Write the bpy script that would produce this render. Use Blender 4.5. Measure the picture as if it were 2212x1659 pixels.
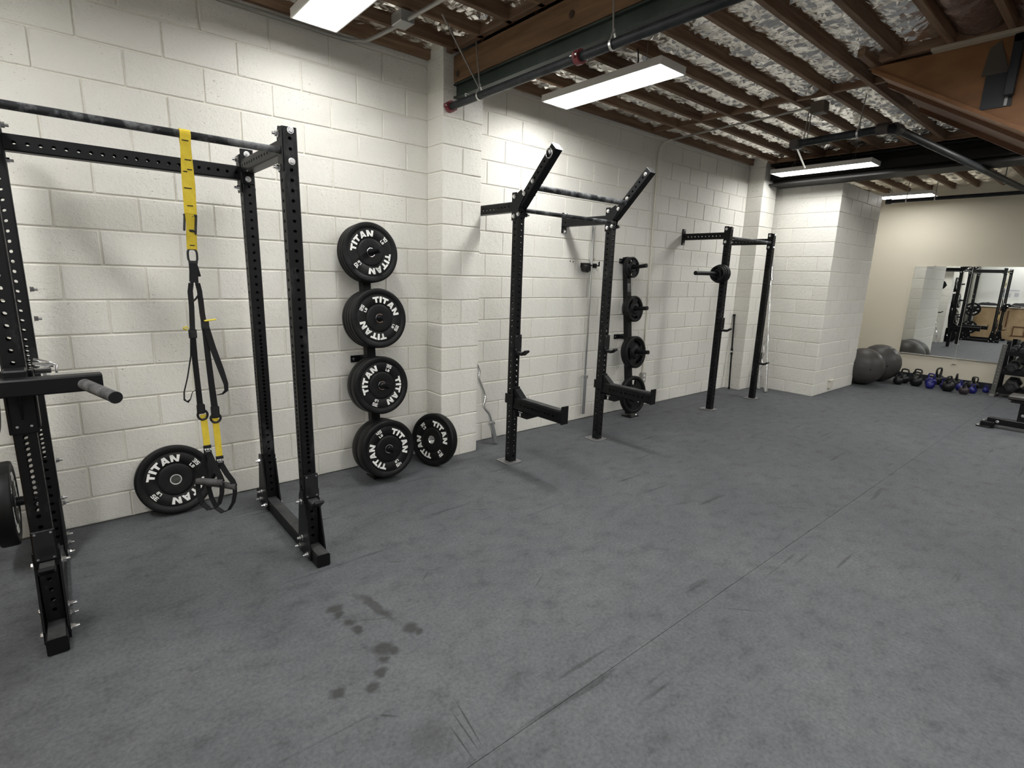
import bpy, math, random
from mathutils import Vector, Matrix, noise
random.seed(7)
V = Vector
sc = bpy.context.scene
for o in list(bpy.data.objects):
    bpy.data.objects.remove(o)
col = sc.collection

# ---------------------------------------------------------------- camera
cam_d = bpy.data.cameras.new('camera')
cam = bpy.data.objects.new('camera', cam_d)
col.objects.link(cam)
cam_d.sensor_fit = 'HORIZONTAL'
cam_d.sensor_width = 36.0
cam_d.lens = 1143.08 / 2212 * 36.0
cam_d.clip_start = 0.02
RT = V((0.76512056, -0.64306686, 0.03248907))
DN = V((-0.1066701, -0.17635338, -0.97853001))
FW = V((0.63498978, 0.74522781, -0.20352761))
m = Matrix.Identity(4)
for r in range(3):
    m[r][0] = RT[r]; m[r][1] = -DN[r]; m[r][2] = -FW[r]
m[0][3], m[1][3], m[2][3] = 0.0, -4.01995, 1.62722
cam.matrix_world = m
sc.camera = cam

# ---------------------------------------------------------------- world, exposure, lights
w = bpy.data.worlds.new('world'); sc.world = w; w.use_nodes = True
w.node_tree.nodes['Background'].inputs[0].default_value = (0.5, 0.5, 0.5, 1)
w.node_tree.nodes['Background'].inputs[1].default_value = 0.05
sc.view_settings.view_transform = 'Standard'
sc.view_settings.look = 'None'
sc.view_settings.gamma = 1.0
sc.view_settings.use_curve_mapping = False
sc.view_settings.exposure = 1.5
LAMP = 11.0            # emission of the LED ceiling panels
LAMP_COL = (1.0, 0.992, 0.972)

# ---------------------------------------------------------------- materials
def mat(name, colr, rough=0.6, metal=0.0, spec=0.5):
    mt = bpy.data.materials.new(name); mt.use_nodes = True
    b = mt.node_tree.nodes['Principled BSDF']
    b.inputs['Base Color'].default_value = (*colr, 1)
    b.inputs['Roughness'].default_value = rough
    b.inputs['Metallic'].default_value = metal
    b.inputs['Specular IOR Level'].default_value = spec
    return mt
class NT:
    def __init__(s, mt):
        s.t = mt.node_tree; s.b = s.t.nodes['Principled BSDF']
    def n(s, ty, **kw):
        nd = s.t.nodes.new(ty)
        for k, v in kw.items(): setattr(nd, k, v)
        return nd
    def l(s, a, b): s.t.links.new(a, b)
    def coord(s, scale=(1, 1, 1), kind='Object', rot=(0, 0, 0)):
        tc = s.n('ShaderNodeTexCoord'); mp = s.n('ShaderNodeMapping')
        mp.inputs['Scale'].default_value = scale
        mp.inputs['Rotation'].default_value = rot
        if kind == 'World':
            g = s.n('ShaderNodeNewGeometry'); s.l(g.outputs['Position'], mp.inputs[0])
        else: s.l(tc.outputs[kind], mp.inputs[0])
        return mp.outputs[0]
    def noise(s, vec, scale, detail=4, rough=0.55):
        nd = s.n('ShaderNodeTexNoise')
        nd.inputs['Scale'].default_value = scale; nd.inputs['Detail'].default_value = detail
        nd.inputs['Roughness'].default_value = rough
        s.l(vec, nd.inputs['Vector']); return nd.outputs['Fac']
    def ramp(s, fac, stops):
        r = s.n('ShaderNodeValToRGB'); e = r.color_ramp.elements
        while len(e) < len(stops): e.new(0.5)
        for el, (p, c) in zip(e, stops):
            el.position = p; el.color = (*c, 1) if len(c) == 3 else c
        s.l(fac, r.inputs[0]); return r.outputs[0]
    def mix(s, fac, a, b, mode='MIX'):
        mx = s.n('ShaderNodeMix', data_type='RGBA', blend_type=mode)
        if isinstance(fac, (int, float)): mx.inputs[0].default_value = fac
        else: s.l(fac, mx.inputs[0])
        for i, x in ((6, a), (7, b)):
            if isinstance(x, tuple): mx.inputs[i].default_value = (*x, 1)
            else: s.l(x, mx.inputs[i])
        return mx.outputs[2]
    def bump(s, h, strength=0.3, dist=0.01, prev=None):
        bp = s.n('ShaderNodeBump'); bp.inputs['Strength'].default_value = strength
        bp.inputs['Distance'].default_value = dist
        s.l(h, bp.inputs['Height'])
        if prev: s.l(prev, bp.inputs['Normal'])
        return bp.outputs[0]
G3 = lambda v: (v, v, v)

def m_block():
    mt = mat('painted_block', (0.68, 0.65, 0.56), 0.5, 0, 0.35); t = NT(mt)
    wv = t.coord(kind='World')
    v2 = t.coord((1.0, 1.0, 1.7), 'World')
    pits = t.noise(v2, 55, 3, 0.6)
    pit_m = t.ramp(pits, [(0.32, G3(1)), (0.37, G3(0))])
    zone = t.ramp(t.noise(wv, 2.6, 2, 0.5), [(0.42, G3(0)), (0.62, G3(1))])
    pm = t.n('ShaderNodeMath', operation='MULTIPLY'); t.l(pit_m, pm.inputs[0]); t.l(zone, pm.inputs[1])
    oi = t.n('ShaderNodeObjectInfo')
    tint = t.ramp(oi.outputs['Random'], [(0.0, (0.735, 0.716, 0.655)), (0.5, (0.765, 0.754, 0.69)), (1.0, (0.755, 0.736, 0.685))])
    big = t.ramp(t.noise(wv, 1.3, 3, 0.5), [(0.3, G3(0.93)), (0.7, G3(1.0))])
    c = t.mix(1.0, tint, big, 'MULTIPLY')
    c = t.mix(pm.outputs[0], c, (0.33, 0.31, 0.27))
    t.l(c, t.b.inputs['Base Color'])
    fine = t.noise(v2, 90, 4, 0.7)
    mid = t.noise(wv, 22, 4, 0.6)
    n1 = t.bump(mid, 0.45, 0.012)
    n2 = t.bump(fine, 0.6, 0.006, n1)
    n3 = t.bump(pits, 0.4, 0.006, n2)
    t.l(n3, t.b.inputs['Normal'])
    return mt
BLOCK = m_block()
def m_mortar():
    mt = mat('painted_mortar', (0.74, 0.72, 0.64), 0.55, 0, 0.3); t = NT(mt)
    n = t.noise(t.coord(kind='World'), 40, 4, 0.6)
    t.l(t.bump(n, 0.5, 0.006), t.b.inputs['Normal']); return mt
MORTAR = m_mortar()
def m_floor():
    mt = mat('rubber_floor', (0.075, 0.08, 0.083), 0.72, 0, 0.3); t = NT(mt)
    wv = t.coord(kind='World')
    st = t.coord((1.0, 1.35, 1), 'World', (0, 0, 0.5))
    big = t.noise(wv, 1.1, 4, 0.6)
    mid = t.noise(st, 7.0, 5, 0.65)
    sm = t.noise(wv, 60, 3, 0.7)
    c = t.ramp(big, [(0.3, (0.074, 0.078, 0.085)), (0.55, (0.094, 0.099, 0.105)), (0.75, (0.110, 0.115, 0.119))])
    blot = t.ramp(mid, [(0.30, G3(0.70)), (0.46, G3(0.96)), (0.7, G3(1.12))])
    c = t.mix(1.0, c, blot, 'MULTIPLY')
    speck = t.ramp(sm, [(0.28, G3(0.72)), (0.5, G3(1.0)), (0.72, G3(1.25))])
    c = t.mix(1.0, c, speck, 'MULTIPLY')
    scr = t.n('ShaderNodeTexNoise'); scr.inputs['Scale'].default_value = 3.2; scr.inputs['Detail'].default_value = 2
    t.l(t.coord((0.35, 5.0, 1), 'World', (0, 0, -0.55)), scr.inputs['Vector'])
    sm2 = t.ramp(scr.outputs['Fac'], [(0.27, G3(0.62)), (0.32, G3(1.0))])
    c = t.mix(1.0, c, sm2, 'MULTIPLY')
    # old chalk and sweat stains of their own shape
    sep = t.n('ShaderNodeNewGeometry')
    wob = t.n('ShaderNodeTexNoise'); wob.inputs['Scale'].default_value = 14
    t.l(sep.outputs['Position'], wob.inputs['Vector'])
    ofs = t.n('ShaderNodeVectorMath', operation='MULTIPLY_ADD')
    t.l(wob.outputs['Color'], ofs.inputs[0]); ofs.inputs[1].default_value = (0.06, 0.06, 0); 
    t.l(sep.outputs['Position'], ofs.inputs[2])
    acc = None
    for (x, y, r) in [(0.862, -1.736, .045), (0.862, -1.785, .032), (0.878, -1.876, .042), (0.888, -1.945, .035), (1.08, -2.084, .045),
                      (0.92, -2.131, .055), (0.89, -2.19, .03), (0.839, -2.25, .034), (0.79, -2.306, .04), (0.664, -2.244, .04), (0.95, -2.16, .035), (0.835, -2.65, .10), (1.10, -2.12, .03)]:
        d = t.n('ShaderNodeVectorMath', operation='DISTANCE'); t.l(ofs.outputs[0], d.inputs[0]); d.inputs[1].default_value = (x + .03, y + .03, 0)
        mr = t.n('ShaderNodeMapRange'); t.l(d.outputs['Value'], mr.inputs[0])
        mr.inputs[1].default_value = r * 0.45; mr.inputs[2].default_value = r
        mr.inputs[3].default_value = 0.74 if r < .09 else 0.32; mr.inputs[4].default_value = 0.0
        if acc is None: acc = mr.outputs[0]
        else:
            mx = t.n('ShaderNodeMath', operation='MAXIMUM'); t.l(acc, mx.inputs[0]); t.l(mr.outputs[0], mx.inputs[1]); acc = mx.outputs[0]
    # long scuffs: thin ellipses between two floor points
    for (xa_, ya_, xb_, yb_, wd_, st_, src) in [(.990, -1.64, 1.055, -2.03, .030, .62, 1), (.870, -2.16, .89, -2.24, .02, .4, 1), (1.007, -2.555, .964, -2.80, .0045, .7, 0), (.966, -2.585, .943, -2.82, .004, .7, 0), (.924, -2.635, .91, -2.82, .004, .7, 0),
             (.735, -2.44, .80, -2.50, .006, .6, 0), (.90, -1.88, 1.06, -1.97, .004, .5, 0), (1.32, -1.78, 1.40, -1.72, .004, .6, 0), (1.25, -1.50, 1.36, -1.56, .008, .5, 1), (2.0, -1.2, 2.2, -1.32, .006, .55, 0), (1.75, -2.2, 1.9, -2.12, .005, .5, 0), (2.6, -2.3, 2.72, -2.42, .006, .5, 0), (3.2, -2.0, 3.5, -2.1, .012, .4, 1), (3.9, -2.5, 4.1, -2.72, .012, .4, 1), (2.4, -2.9, 2.55, -3.05, .006, .5, 0)]:
        mp = t.n('ShaderNodeMapping', vector_type='TEXTURE')
        t.l(ofs.outputs[0] if src else sep.outputs['Position'], mp.inputs[0]); o3 = .03 if src else 0
        mp.inputs['Location'].default_value = ((xa_ + xb_) / 2 + o3, (ya_ + yb_) / 2 + o3, 0)
        mp.inputs['Rotation'].default_value = (0, 0, math.atan2(yb_ - ya_, xb_ - xa_))
        mp.inputs['Scale'].default_value = (math.hypot(xb_ - xa_, yb_ - ya_) / 2 * 1.08, wd_, 1)
        ln = t.n('ShaderNodeVectorMath', operation='LENGTH'); t.l(mp.outputs[0], ln.inputs[0])
        mr = t.n('ShaderNodeMapRange'); t.l(ln.outputs['Value'], mr.inputs[0])
        mr.inputs[1].default_value = .45; mr.inputs[2].default_value = 1.0; mr.inputs[3].default_value = st_; mr.inputs[4].default_value = 0.0
        mx = t.n('ShaderNodeMath', operation='MAXIMUM'); t.l(acc, mx.inputs[0]); t.l(mr.outputs[0], mx.inputs[1]); acc = mx.outputs[0]
    c = t.mix(acc, c, (0.022, 0.022, 0.02))
    t.l(c, t.b.inputs['Base Color'])
    t.l(t.bump(sm, 0.25, 0.003), t.b.inputs['Normal'])
    rr = t.ramp(big, [(0.3, G3(0.62)), (0.7, G3(0.8))]); t.l(rr, t.b.inputs['Roughness'])
    return mt
FLOOR = m_floor()
SEAM = mat('seam_dark', (0.02, 0.02, 0.02), 0.9)
def m_scuff(name, base, chalk, lo, hi, scale=6, rough=0.42, streak=(1, 1, 0.5)):
    mt = mat(name, base, rough, 0, 0.24); t = NT(mt)
    n = t.noise(t.coord(streak, 'World'), scale, 6, 0.68)
    t.l(t.ramp(n, [(lo, base), (hi, chalk)]), t.b.inputs['Base Color'])
    n2 = t.noise(t.coord(kind='World'), 220, 2, 0.5)
    t.l(t.bump(n2, 0.08, 0.001), t.b.inputs['Normal'])
    return mt
COAT = mat('black_powder_coat', (0.0045, 0.0048, 0.0055), 0.42, 0, 0.22)
CHALKY = m_scuff('chalk_scuffed_coat', (0.0045, 0.0048, 0.0055), (0.075, 0.075, 0.077), 0.58, 0.85, 7)
BARCHALK = m_scuff('chalked_bar', (0.014, 0.015, 0.017), (0.30, 0.31, 0.32), 0.45, 0.78, 9, 0.5, (1, 1, 1))
GRIP = m_scuff('worn_grip', (0.04, 0.04, 0.042), (0.16, 0.155, 0.15), 0.38, 0.75, 16, 0.75, (1, 1, 1))
WORN = m_scuff('worn_tube_top', (0.026, 0.027, 0.028), (0.075, 0.075, 0.075), 0.35, 0.75, 12, 0.5, (1, 1, 1))
PLASTIC = mat('black_plastic', (0.012, 0.012, 0.013), 0.22, 0, 0.5)
RUB = m_scuff('bumper_rubber', (0.004, 0.004, 0.0043), (0.02, 0.02, 0.02), 0.52, 0.88, 5, 0.5, (1, 1, 1))
IRON = m_scuff('black_iron', (0.004, 0.004, 0.0045), (0.014, 0.014, 0.015), 0.45, 0.8, 14, 0.5, (1, 1, 1))
STEEL = mat('zinc_bolt', (0.78, 0.78, 0.79), 0.22, 1.0)
CHROME = mat('chrome', (0.72, 0.72, 0.72), 0.16, 1.0)
RAWPL = mat('grey_steel_plate', (0.30, 0.30, 0.30), 0.45, 0.8)
WHITE = mat('white_paint', (0.80, 0.80, 0.77), 0.6)
YEL = m_scuff('yellow_webbing', (0.60, 0.45, 0.035), (0.72, 0.56, 0.06), 0.35, 0.7, 25, 0.75, (1, 1, 1))
YCAM = mat('yellow_cam', (0.72, 0.60, 0.05), 0.4)
WEB = mat('black_webbing', (0.010, 0.010, 0.011), 0.8, 0, 0.3)
def m_wood(name, a, b, rough=0.65, axis=(0.6, 9, 9), sc_=3.0):
    mt = mat(name, a, rough, 0, 0.3); t = NT(mt)
    v = t.coord(axis, 'World')
    n = t.noise(v, sc_, 5, 0.6)
    oi = t.n('ShaderNodeObjectInfo')
    c = t.ramp(n, [(0.3, a), (0.7, b)])
    br = t.ramp(oi.outputs['Random'], [(0, G3(0.75)), (1, G3(1.15))])
    t.l(t.mix(1.0, c, br, 'MULTIPLY'), t.b.inputs['Base Color'])
    t.l(t.bump(n, 0.2, 0.004), t.b.inputs['Normal']); return mt
JOIST = m_wood('old_joist', (0.12, 0.066, 0.038), (0.25, 0.16, 0.098))
JOISTY = m_wood('old_joist_across', (0.11, 0.06, 0.035), (0.23, 0.145, 0.09), axis=(9, 0.6, 9))
GLULAM = m_wood('beam_timber', (0.12, 0.066, 0.033), (0.24, 0.14, 0.075), axis=(9, 0.5, 7))
PLY = m_wood('stained_plywood', (0.17, 0.080, 0.034), (0.28, 0.135, 0.060), 0.5, (6, 0.8, 1.6), 2.5)
PLYD = m_wood('dark_plywood', (0.12, 0.055, 0.028), (0.20, 0.095, 0.05), 0.6, (6, 0.8, 1.6), 2.5)
PLYRAW = m_wood('raw_plywood', (0.42, 0.28, 0.14), (0.62, 0.46, 0.28), 0.6, (3, 2.0, 1.2), 1.6)
GREENSTEEL = m_scuff('green_steel', (0.026, 0.035, 0.030), (0.048, 0.060, 0.051), 0.35, 0.75, 5, 0.5)
PIPE = m_scuff('black_pipe', (0.013, 0.015, 0.017), (0.036, 0.041, 0.044), 0.4, 0.8, 10, 0.45, (1, 1, 1))
RED = mat('red_coupling', (0.16, 0.02, 0.025), 0.45)
GALV = mat('galvanised', (0.62, 0.62, 0.60), 0.35, 0.9)
ROD = mat('threaded_rod', (0.30, 0.29, 0.27), 0.5, 0.7)
CONDUIT = mat('grey_conduit', (0.32, 0.31, 0.28), 0.45, 0.3)
CONDP = mat('painted_conduit', (0.62, 0.59, 0.51), 0.5)
def m_foil():
    mt = mat('insulation_foil', (0.93, 0.91, 0.87), 0.13, 1.0); t = NT(mt)
    v = t.coord((3.2, 1.0, 1), 'World', (0, 0, .25))
    n = t.noise(v, 7, 5, 0.62)
    rg = t.n('ShaderNodeMath', operation='ABSOLUTE'); sb_ = t.n('ShaderNodeMath', operation='SUBTRACT'); t.l(n, sb_.inputs[0]); sb_.inputs[1].default_value = .5
    t.l(sb_.outputs[0], rg.inputs[0])
    t.l(t.bump(rg.outputs[0], 0.35, 0.03), t.b.inputs['Normal'])
    d = t.ramp(t.noise(t.coord(kind='World'), 3, 4, 0.6), [(0.35, (0.84, 0.81, 0.76)), (0.6, (0.94, 0.92, 0.88))])
    t.l(d, t.b.inputs['Base Color']); return mt
FOIL = m_foil()
def m_foilb():
    mt = mat('brown_reflection_foil', (0.20, 0.13, 0.10), 0.42, 0.55); t = NT(mt)  # brown reflection of the plywood put into the foil colour
    n = t.noise(t.coord((1.5, 2.5, 1), 'World'), 6, 4, 0.6)
    t.l(t.bump(n, 0.5, 0.03), t.b.inputs['Normal']); return mt
FOILB = m_foilb()
DECK = mat('roof_deck', (0.07, 0.05, 0.035), 0.85)
def m_dry():
    mt = mat('cream_drywall', (0.70, 0.65, 0.53), 0.6, 0, 0.3); t = NT(mt)
    n = t.noise(t.coord(kind='World'), 120, 3, 0.6)
    t.l(t.bump(n, 0.12, 0.002), t.b.inputs['Normal']); return mt
DRY = m_dry()
GREYWALL = mat('grey_white_paint', (0.50, 0.50, 0.48), 0.6)
BASEB = mat('black_vinyl', (0.012, 0.014, 0.02), 0.5)
MIRROR = mat('mirror_silver', (0.86, 0.88, 0.87), 0.0, 1.0)
MIREDGE = mat('mirror_channel', (0.55, 0.53, 0.48), 0.35, 0.8)
BALL = m_scuff('grey_ball', (0.050, 0.047, 0.044), (0.068, 0.064, 0.060), 0.35, 0.7, 4, 0.42, (1, 1, 1))
KBLK = mat('kettlebell_black', (0.008, 0.0085, 0.009), 0.4, 0, 0.35)
KDRK = mat('kettlebell_dark', (0.030, 0.022, 0.026), 0.45, 0, 0.5)
KBLU = mat('kettlebell_blue', (0.013, 0.014, 0.15), 0.4, 0, 0.5)
HEX = mat('hex_rubber', (0.016, 0.016, 0.017), 0.55, 0, 0.4)
VINYL = mat('bench_vinyl', (0.026, 0.023, 0.020), 0.45)
PERFG = mat('grey_rack_leg', (0.10, 0.10, 0.09), 0.45)
LFRAME = mat('light_frame', (0.72, 0.70, 0.66), 0.4)
STICKW = mat('sticker_silver', (0.42, 0.42, 0.41), 0.45)
def m_lamp(k=1.0):
    mt = bpy.data.materials.new('lamp_diffuser'); mt.use_nodes = True
    b = mt.node_tree.nodes['Principled BSDF']
    b.inputs['Base Color'].default_value = (0.8, 0.8, 0.8, 1)
    b.inputs['Emission Color'].default_value = (*LAMP_COL, 1)
    b.inputs['Emission Strength'].default_value = LAMP * k
    return mt
LAMPM = m_lamp()
LAMPA = m_lamp(.88)
LAMPD = m_lamp(.82)
LAMPF = m_lamp(2.2)
LAMPB = m_lamp(1.65)
LAMPC = m_lamp(1.0)
LAMPE = m_lamp(1.2)

# ---------------------------------------------------------------- mesh builder
class MB:
    def __init__(s): s.v = []; s.f = []; s.sm = []; s.cuts = []
    def cut(s): s.cuts.append((len(s.v), len(s.f))); return s
    def add(s, vs, fs, smooth=False):
        o = len(s.v); s.v += [tuple(x) for x in vs]
        s.f += [tuple(i + o for i in f) for f in fs]; s.sm += [smooth] * len(fs)
    def box(s, c, d, M=None, b=0.0):
        cx, cy, cz = c; hx, hy, hz = d[0] / 2, d[1] / 2, d[2] / 2
        if b <= 0:
            vs = [(x, y, z) for x in (-hx, hx) for y in (-hy, hy) for z in (-hz, hz)]
            fs = [(0, 1, 3, 2), (4, 6, 7, 5), (0, 4, 5, 1), (2, 3, 7, 6), (0, 2, 6, 4), (1, 5, 7, 3)]
        else:
            b = min(b, hx * .9, hy * .9, hz * .9)
            vs = []; ix = {}
            for sx in (-1, 1):
                for sy in (-1, 1):
                    for sz in (-1, 1):
                        for a in range(3):
                            p = [sx * hx, sy * hy, sz * hz]
                            for k, h in enumerate((hx, hy, hz)):
                                if k != a: p[k] = (sx, sy, sz)[k] * (h - b)
                            ix[(sx, sy, sz, a)] = len(vs); vs.append(tuple(p))
            fs = []
            for a in range(3):
                o1, o2 = [k for k in range(3) if k != a]
                for sg in (-1, 1):
                    q = []
                    for s1, s2 in ((-1, -1), (1, -1), (1, 1), (-1, 1)):
                        t = [0, 0, 0]; t[a] = sg; t[o1] = s1; t[o2] = s2
                        q.append(ix[(*t, a)])
                    if (sg > 0) != (a != 1): q.reverse()
                    fs.append(tuple(q))
            for a in range(3):
                o1, o2 = [k for k in range(3) if k != a]
                for s1 in (-1, 1):
                    for s2 in (-1, 1):
                        def g(sa, ax):
                            t = [0, 0, 0]; t[a] = sa; t[o1] = s1; t[o2] = s2
                            return ix[(*t, ax)]
                        q = [g(-1, o1), g(1, o1), g(1, o2), g(-1, o2)]
                        if (s1 * s2 > 0) != (a != 1): q.reverse()
                        fs.append(tuple(q))
            for sx in (-1, 1):
                for sy in (-1, 1):
                    for sz in (-1, 1):
                        q = [ix[(sx, sy, sz, a)] for a in range(3)]
                        if sx * sy * sz < 0: q.reverse()
                        fs.append(tuple(q))
        if M is not None: vs = [M @ V(x) for x in vs]
        s.add([(x[0] + cx, x[1] + cy, x[2] + cz) for x in vs], fs)
        return s
    def cyl(s, p0, p1, r, n=14, r2=None, cap=True, smooth=True):
        p0, p1 = V(p0), V(p1); r2 = r if r2 is None else r2
        d = (p1 - p0).normalized()
        u = d.orthogonal().normalized(); w_ = d.cross(u)
        A = [p0 + (u * math.cos(2 * math.pi * i / n) + w_ * math.sin(2 * math.pi * i / n)) * r for i in range(n)]
        B = [p1 + (u * math.cos(2 * math.pi * i / n) + w_ * math.sin(2 * math.pi * i / n)) * r2 for i in range(n)]
        s.add(A + B, [(i, (i + 1) % n, n + (i + 1) % n, n + i) for i in range(n)], smooth)
        if cap:
            s.add(A, [tuple(reversed(range(n)))]); s.add(B, [tuple(range(n))])
        return s
    def hexbolt(s, p, d, r=0.0135, h=0.012, washer=True):
        p = V(p); d = V(d).normalized()
        if washer: s.cyl(p, p + d * 0.003, r * 1.25, 14, smooth=False)
        s.cyl(p + d * .003, p + d * (h * .8), r, 6, smooth=False)
        s.cyl(p + d * (h * .8), p + d * h, r, 6, r2=r * .82, smooth=False)
        return s
    def hexnut(s, p, d, r=0.0135):
        p = V(p); d = V(d).normalized()
        s.cyl(p, p + d * .003, r * 1.25, 14, smooth=False)
        s.cyl(p + d * .003, p + d * .016, r, 6, smooth=False)
        s.cyl(p + d * .016, p + d * .030, r * .55, 8)
        return s
    def lathe(s, prof, n=48, M=None, smooth=True, close=False):
        vs = []; k = len(prof)
        for i in range(n):
            a = 2 * math.pi * i / n
            for r, z in prof: vs.append((r * math.cos(a), r * math.sin(a), z))
        fs = []
        for i in range(n):
            j = (i + 1) % n
            for q in range(k if close else k - 1):
                q2 = (q + 1) % k
                fs.append((i * k + q, j * k + q, j * k + q2, i * k + q2))
        if M is not None: vs = [M @ V(x) for x in vs]
        s.add(vs, fs, smooth); return s
    def tube(s, pts, r, n=10, cap=True, rs=None):
        pts = [V(p) for p in pts]; N = len(pts); rings = []
        T = [(pts[min(i + 1, N - 1)] - pts[max(i - 1, 0)]).normalized() for i in range(N)]
        u = T[0].orthogonal().normalized()
        for i in range(N):
            u = (u - T[i] * u.dot(T[i])).normalized(); w_ = T[i].cross(u)
            rr = rs[i] if rs else r
            rings.append([pts[i] + (u * math.cos(2 * math.pi * k / n) + w_ * math.sin(2 * math.pi * k / n)) * rr for k in range(n)])
        vs = [x for rg in rings for x in rg]
        fs = [(i * n + k, i * n + (k + 1) % n, (i + 1) * n + (k + 1) % n, (i + 1) * n + k) for i in range(N - 1) for k in range(n)]
        s.add(vs, fs, True)
        if cap:
            s.add(rings[0], [tuple(reversed(range(n)))]); s.add(rings[-1], [tuple(range(n))])
        return s
    def ring(s, pts, r, n=8):
        pts = [V(p) for p in pts]; N = len(pts); vs = []
        c = sum(pts, V()) / N
        nr = (pts[0] - c).cross(pts[N // 4] - c).normalized()
        for i in range(N):
            t_ = (pts[(i + 1) % N] - pts[i - 1]).normalized(); w_ = t_.cross(nr)
            vs += [pts[i] + (nr * math.cos(2 * math.pi * k / n) + w_ * math.sin(2 * math.pi * k / n)) * r for k in range(n)]
        s.add(vs, [(i * n + k, i * n + (k + 1) % n, ((i + 1) % N) * n + (k + 1) % n, ((i + 1) % N) * n + k) for i in range(N) for k in range(n)], True)
        return s
    def strip(s, pts, wd, wv=(1, 0, 0), t=0.003):
        pts = [V(p) for p in pts]; N = len(pts); vs = []
        W0 = V(wv).normalized()
        for i in range(N):
            T = (pts[min(i + 1, N - 1)] - pts[max(i - 1, 0)]).normalized()
            W_ = (W0 - T * W0.dot(T))
            W_ = W_.normalized() if W_.length > .05 else T.orthogonal().normalized()
            n_ = T.cross(W_)
            ww = wd[i] if isinstance(wd, (list, tuple)) else wd
            for a, b in ((-1, -1), (1, -1), (1, 1), (-1, 1)): vs.append(pts[i] + W_ * (a * ww / 2) + n_ * (b * t / 2))
        fs = [(i * 4 + k, i * 4 + (k + 1) % 4, i * 4 + 4 + (k + 1) % 4, i * 4 + 4 + k) for i in range(N - 1) for k in range(4)]
        fs += [(3, 2, 1, 0), tuple((N - 1) * 4 + k for k in range(4))]
        s.add(vs, fs); return s
    def prism(s, poly, M, h):
        """polygon in the local xy plane, extruded along local +z by h"""
        n = len(poly)
        vs = [M @ V((x, y, 0)) for x, y in poly] + [M @ V((x, y, h)) for x, y in poly]
        fs = [tuple(reversed(range(n))), tuple(range(n, 2 * n))] + [(i, (i + 1) % n, n + (i + 1) % n, n + i) for i in range(n)]
        s.add(vs, fs); return s
    def perf(s, p0, zd, ud, L, wu, wv, hu=(), hv=(), r=0.0088, c=0.006, n=8, caps=True):
        """perforated box tube from p0 along zd; holes hu pierce the +-u faces, hv the +-v faces"""
        p0, zd, ud = V(p0), V(zd).normalized(), V(ud).normalized()
        vd = zd.cross(ud)
        def face(nd, td, half_n, half_t, holes):
            P = lambda t_, z: p0 + nd * half_n + td * t_ + zd * z
            ht = half_t - c; z = 0.0; ch = r * 1.32
            holes = sorted(h for h in holes if ch < h < L - ch)
            for h in holes:
                a = max(h - ch, z); bb = h + ch
                if a - z > 1e-5: s.add([P(-ht, z), P(ht, z), P(ht, a), P(-ht, a)], [(0, 1, 2, 3)])
                oc = [P(r * math.cos(2 * math.pi * k / 8), h + r * math.sin(2 * math.pi * k / 8)) for k in range(8)]
                vs = [P(ht, bb), P(-ht, bb), P(-ht, a), P(ht, a)] + oc
                s.add(vs, [(3, 0, 5, 4, 11), (0, 1, 7, 6, 5), (1, 2, 9, 8, 7), (2, 3, 11, 10, 9)])
                z = bb
            if L - z > 1e-5: s.add([P(-ht, z), P(ht, z), P(ht, L), P(-ht, L)], [(0, 1, 2, 3)])
        U, W_ = wu / 2, wv / 2
        face(ud, vd, U, W_, hu); face(-ud, -vd, U, W_, hu)
        face(vd, -ud, W_, U, hv); face(-vd, ud, W_, U, hv)
        ends = []
        for z in (0, L):
            ends.append([p0 + ud * a + vd * b + zd * z for a, b in ((U, -(W_ - c)), (U, W_ - c), (U - c, W_), (-(U - c), W_), (-U, W_ - c), (-U, -(W_ - c)), (-(U - c), -W_), (U - c, -W_))])
        A, B = ends
        s.add(A + B, [(i, (i + 1) % 8, 8 + (i + 1) % 8, 8 + i) for i in (1, 3, 5, 7)])
        if caps: s.add(A, [tuple(reversed(range(8)))]); s.add(B, [tuple(range(8))])
        return s
    def mesh(s, name, mt):
        me = bpy.data.meshes.new(name); me.from_pydata(s.v, [], s.f)
        me.polygons.foreach_set('use_smooth', s.sm)
        me.materials.append(mt); me.update(); return me
    def build(s, name, mt, parent=None, **kw):
        if s.cuts:
            if s.cuts[-1][0] == len(s.v): s.cuts.pop()
            a = (0, 0); res = []
            for c in s.cuts + [(len(s.v), len(s.f))]:
                q = MB(); q.v = s.v[a[0]:c[0]]; q.f = [tuple(i - a[0] for i in f) for f in s.f[a[1]:c[1]]]; q.sm = s.sm[a[1]:c[1]]
                res.append(q.build(name, mt, parent, **kw)); a = c
            return res[0]
        off = parent_origin(parent)
        if off is not None: s.v = [(x[0] - off[0], x[1] - off[1], x[2] - off[2]) for x in s.v]
        o = bpy.data.objects.new(name, s.mesh(name, mt)); col.objects.link(o)
        if parent is not None: o.parent = parent
        for k, v_ in kw.items(): o[k] = v_
        return o
def parent_origin(p):
    if p is None: return None
    q = V((0, 0, 0))
    while p is not None: q += p.location; p = p.parent
    return q
def tag(o, label=None, cat=None, group=None, kind=None):
    if label: o['label'] = label
    if cat: o['category'] = cat
    if group: o['group'] = group
    if kind: o['kind'] = kind
    return o
def empty(name, loc, label, cat, group=None, rot=None):
    o = bpy.data.objects.new(name, None); col.objects.link(o); o.location = loc
    o.empty_display_size = 0.1
    if rot is not None: o.rotation_euler = rot
    return tag(o, label, cat, group)
def copy_tree(o, parent=None):
    c = o.copy(); col.objects.link(c)
    if parent is not None: c.parent = parent
    for ch in [x for x in o.children]: copy_tree(ch, c)
    return c
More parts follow.
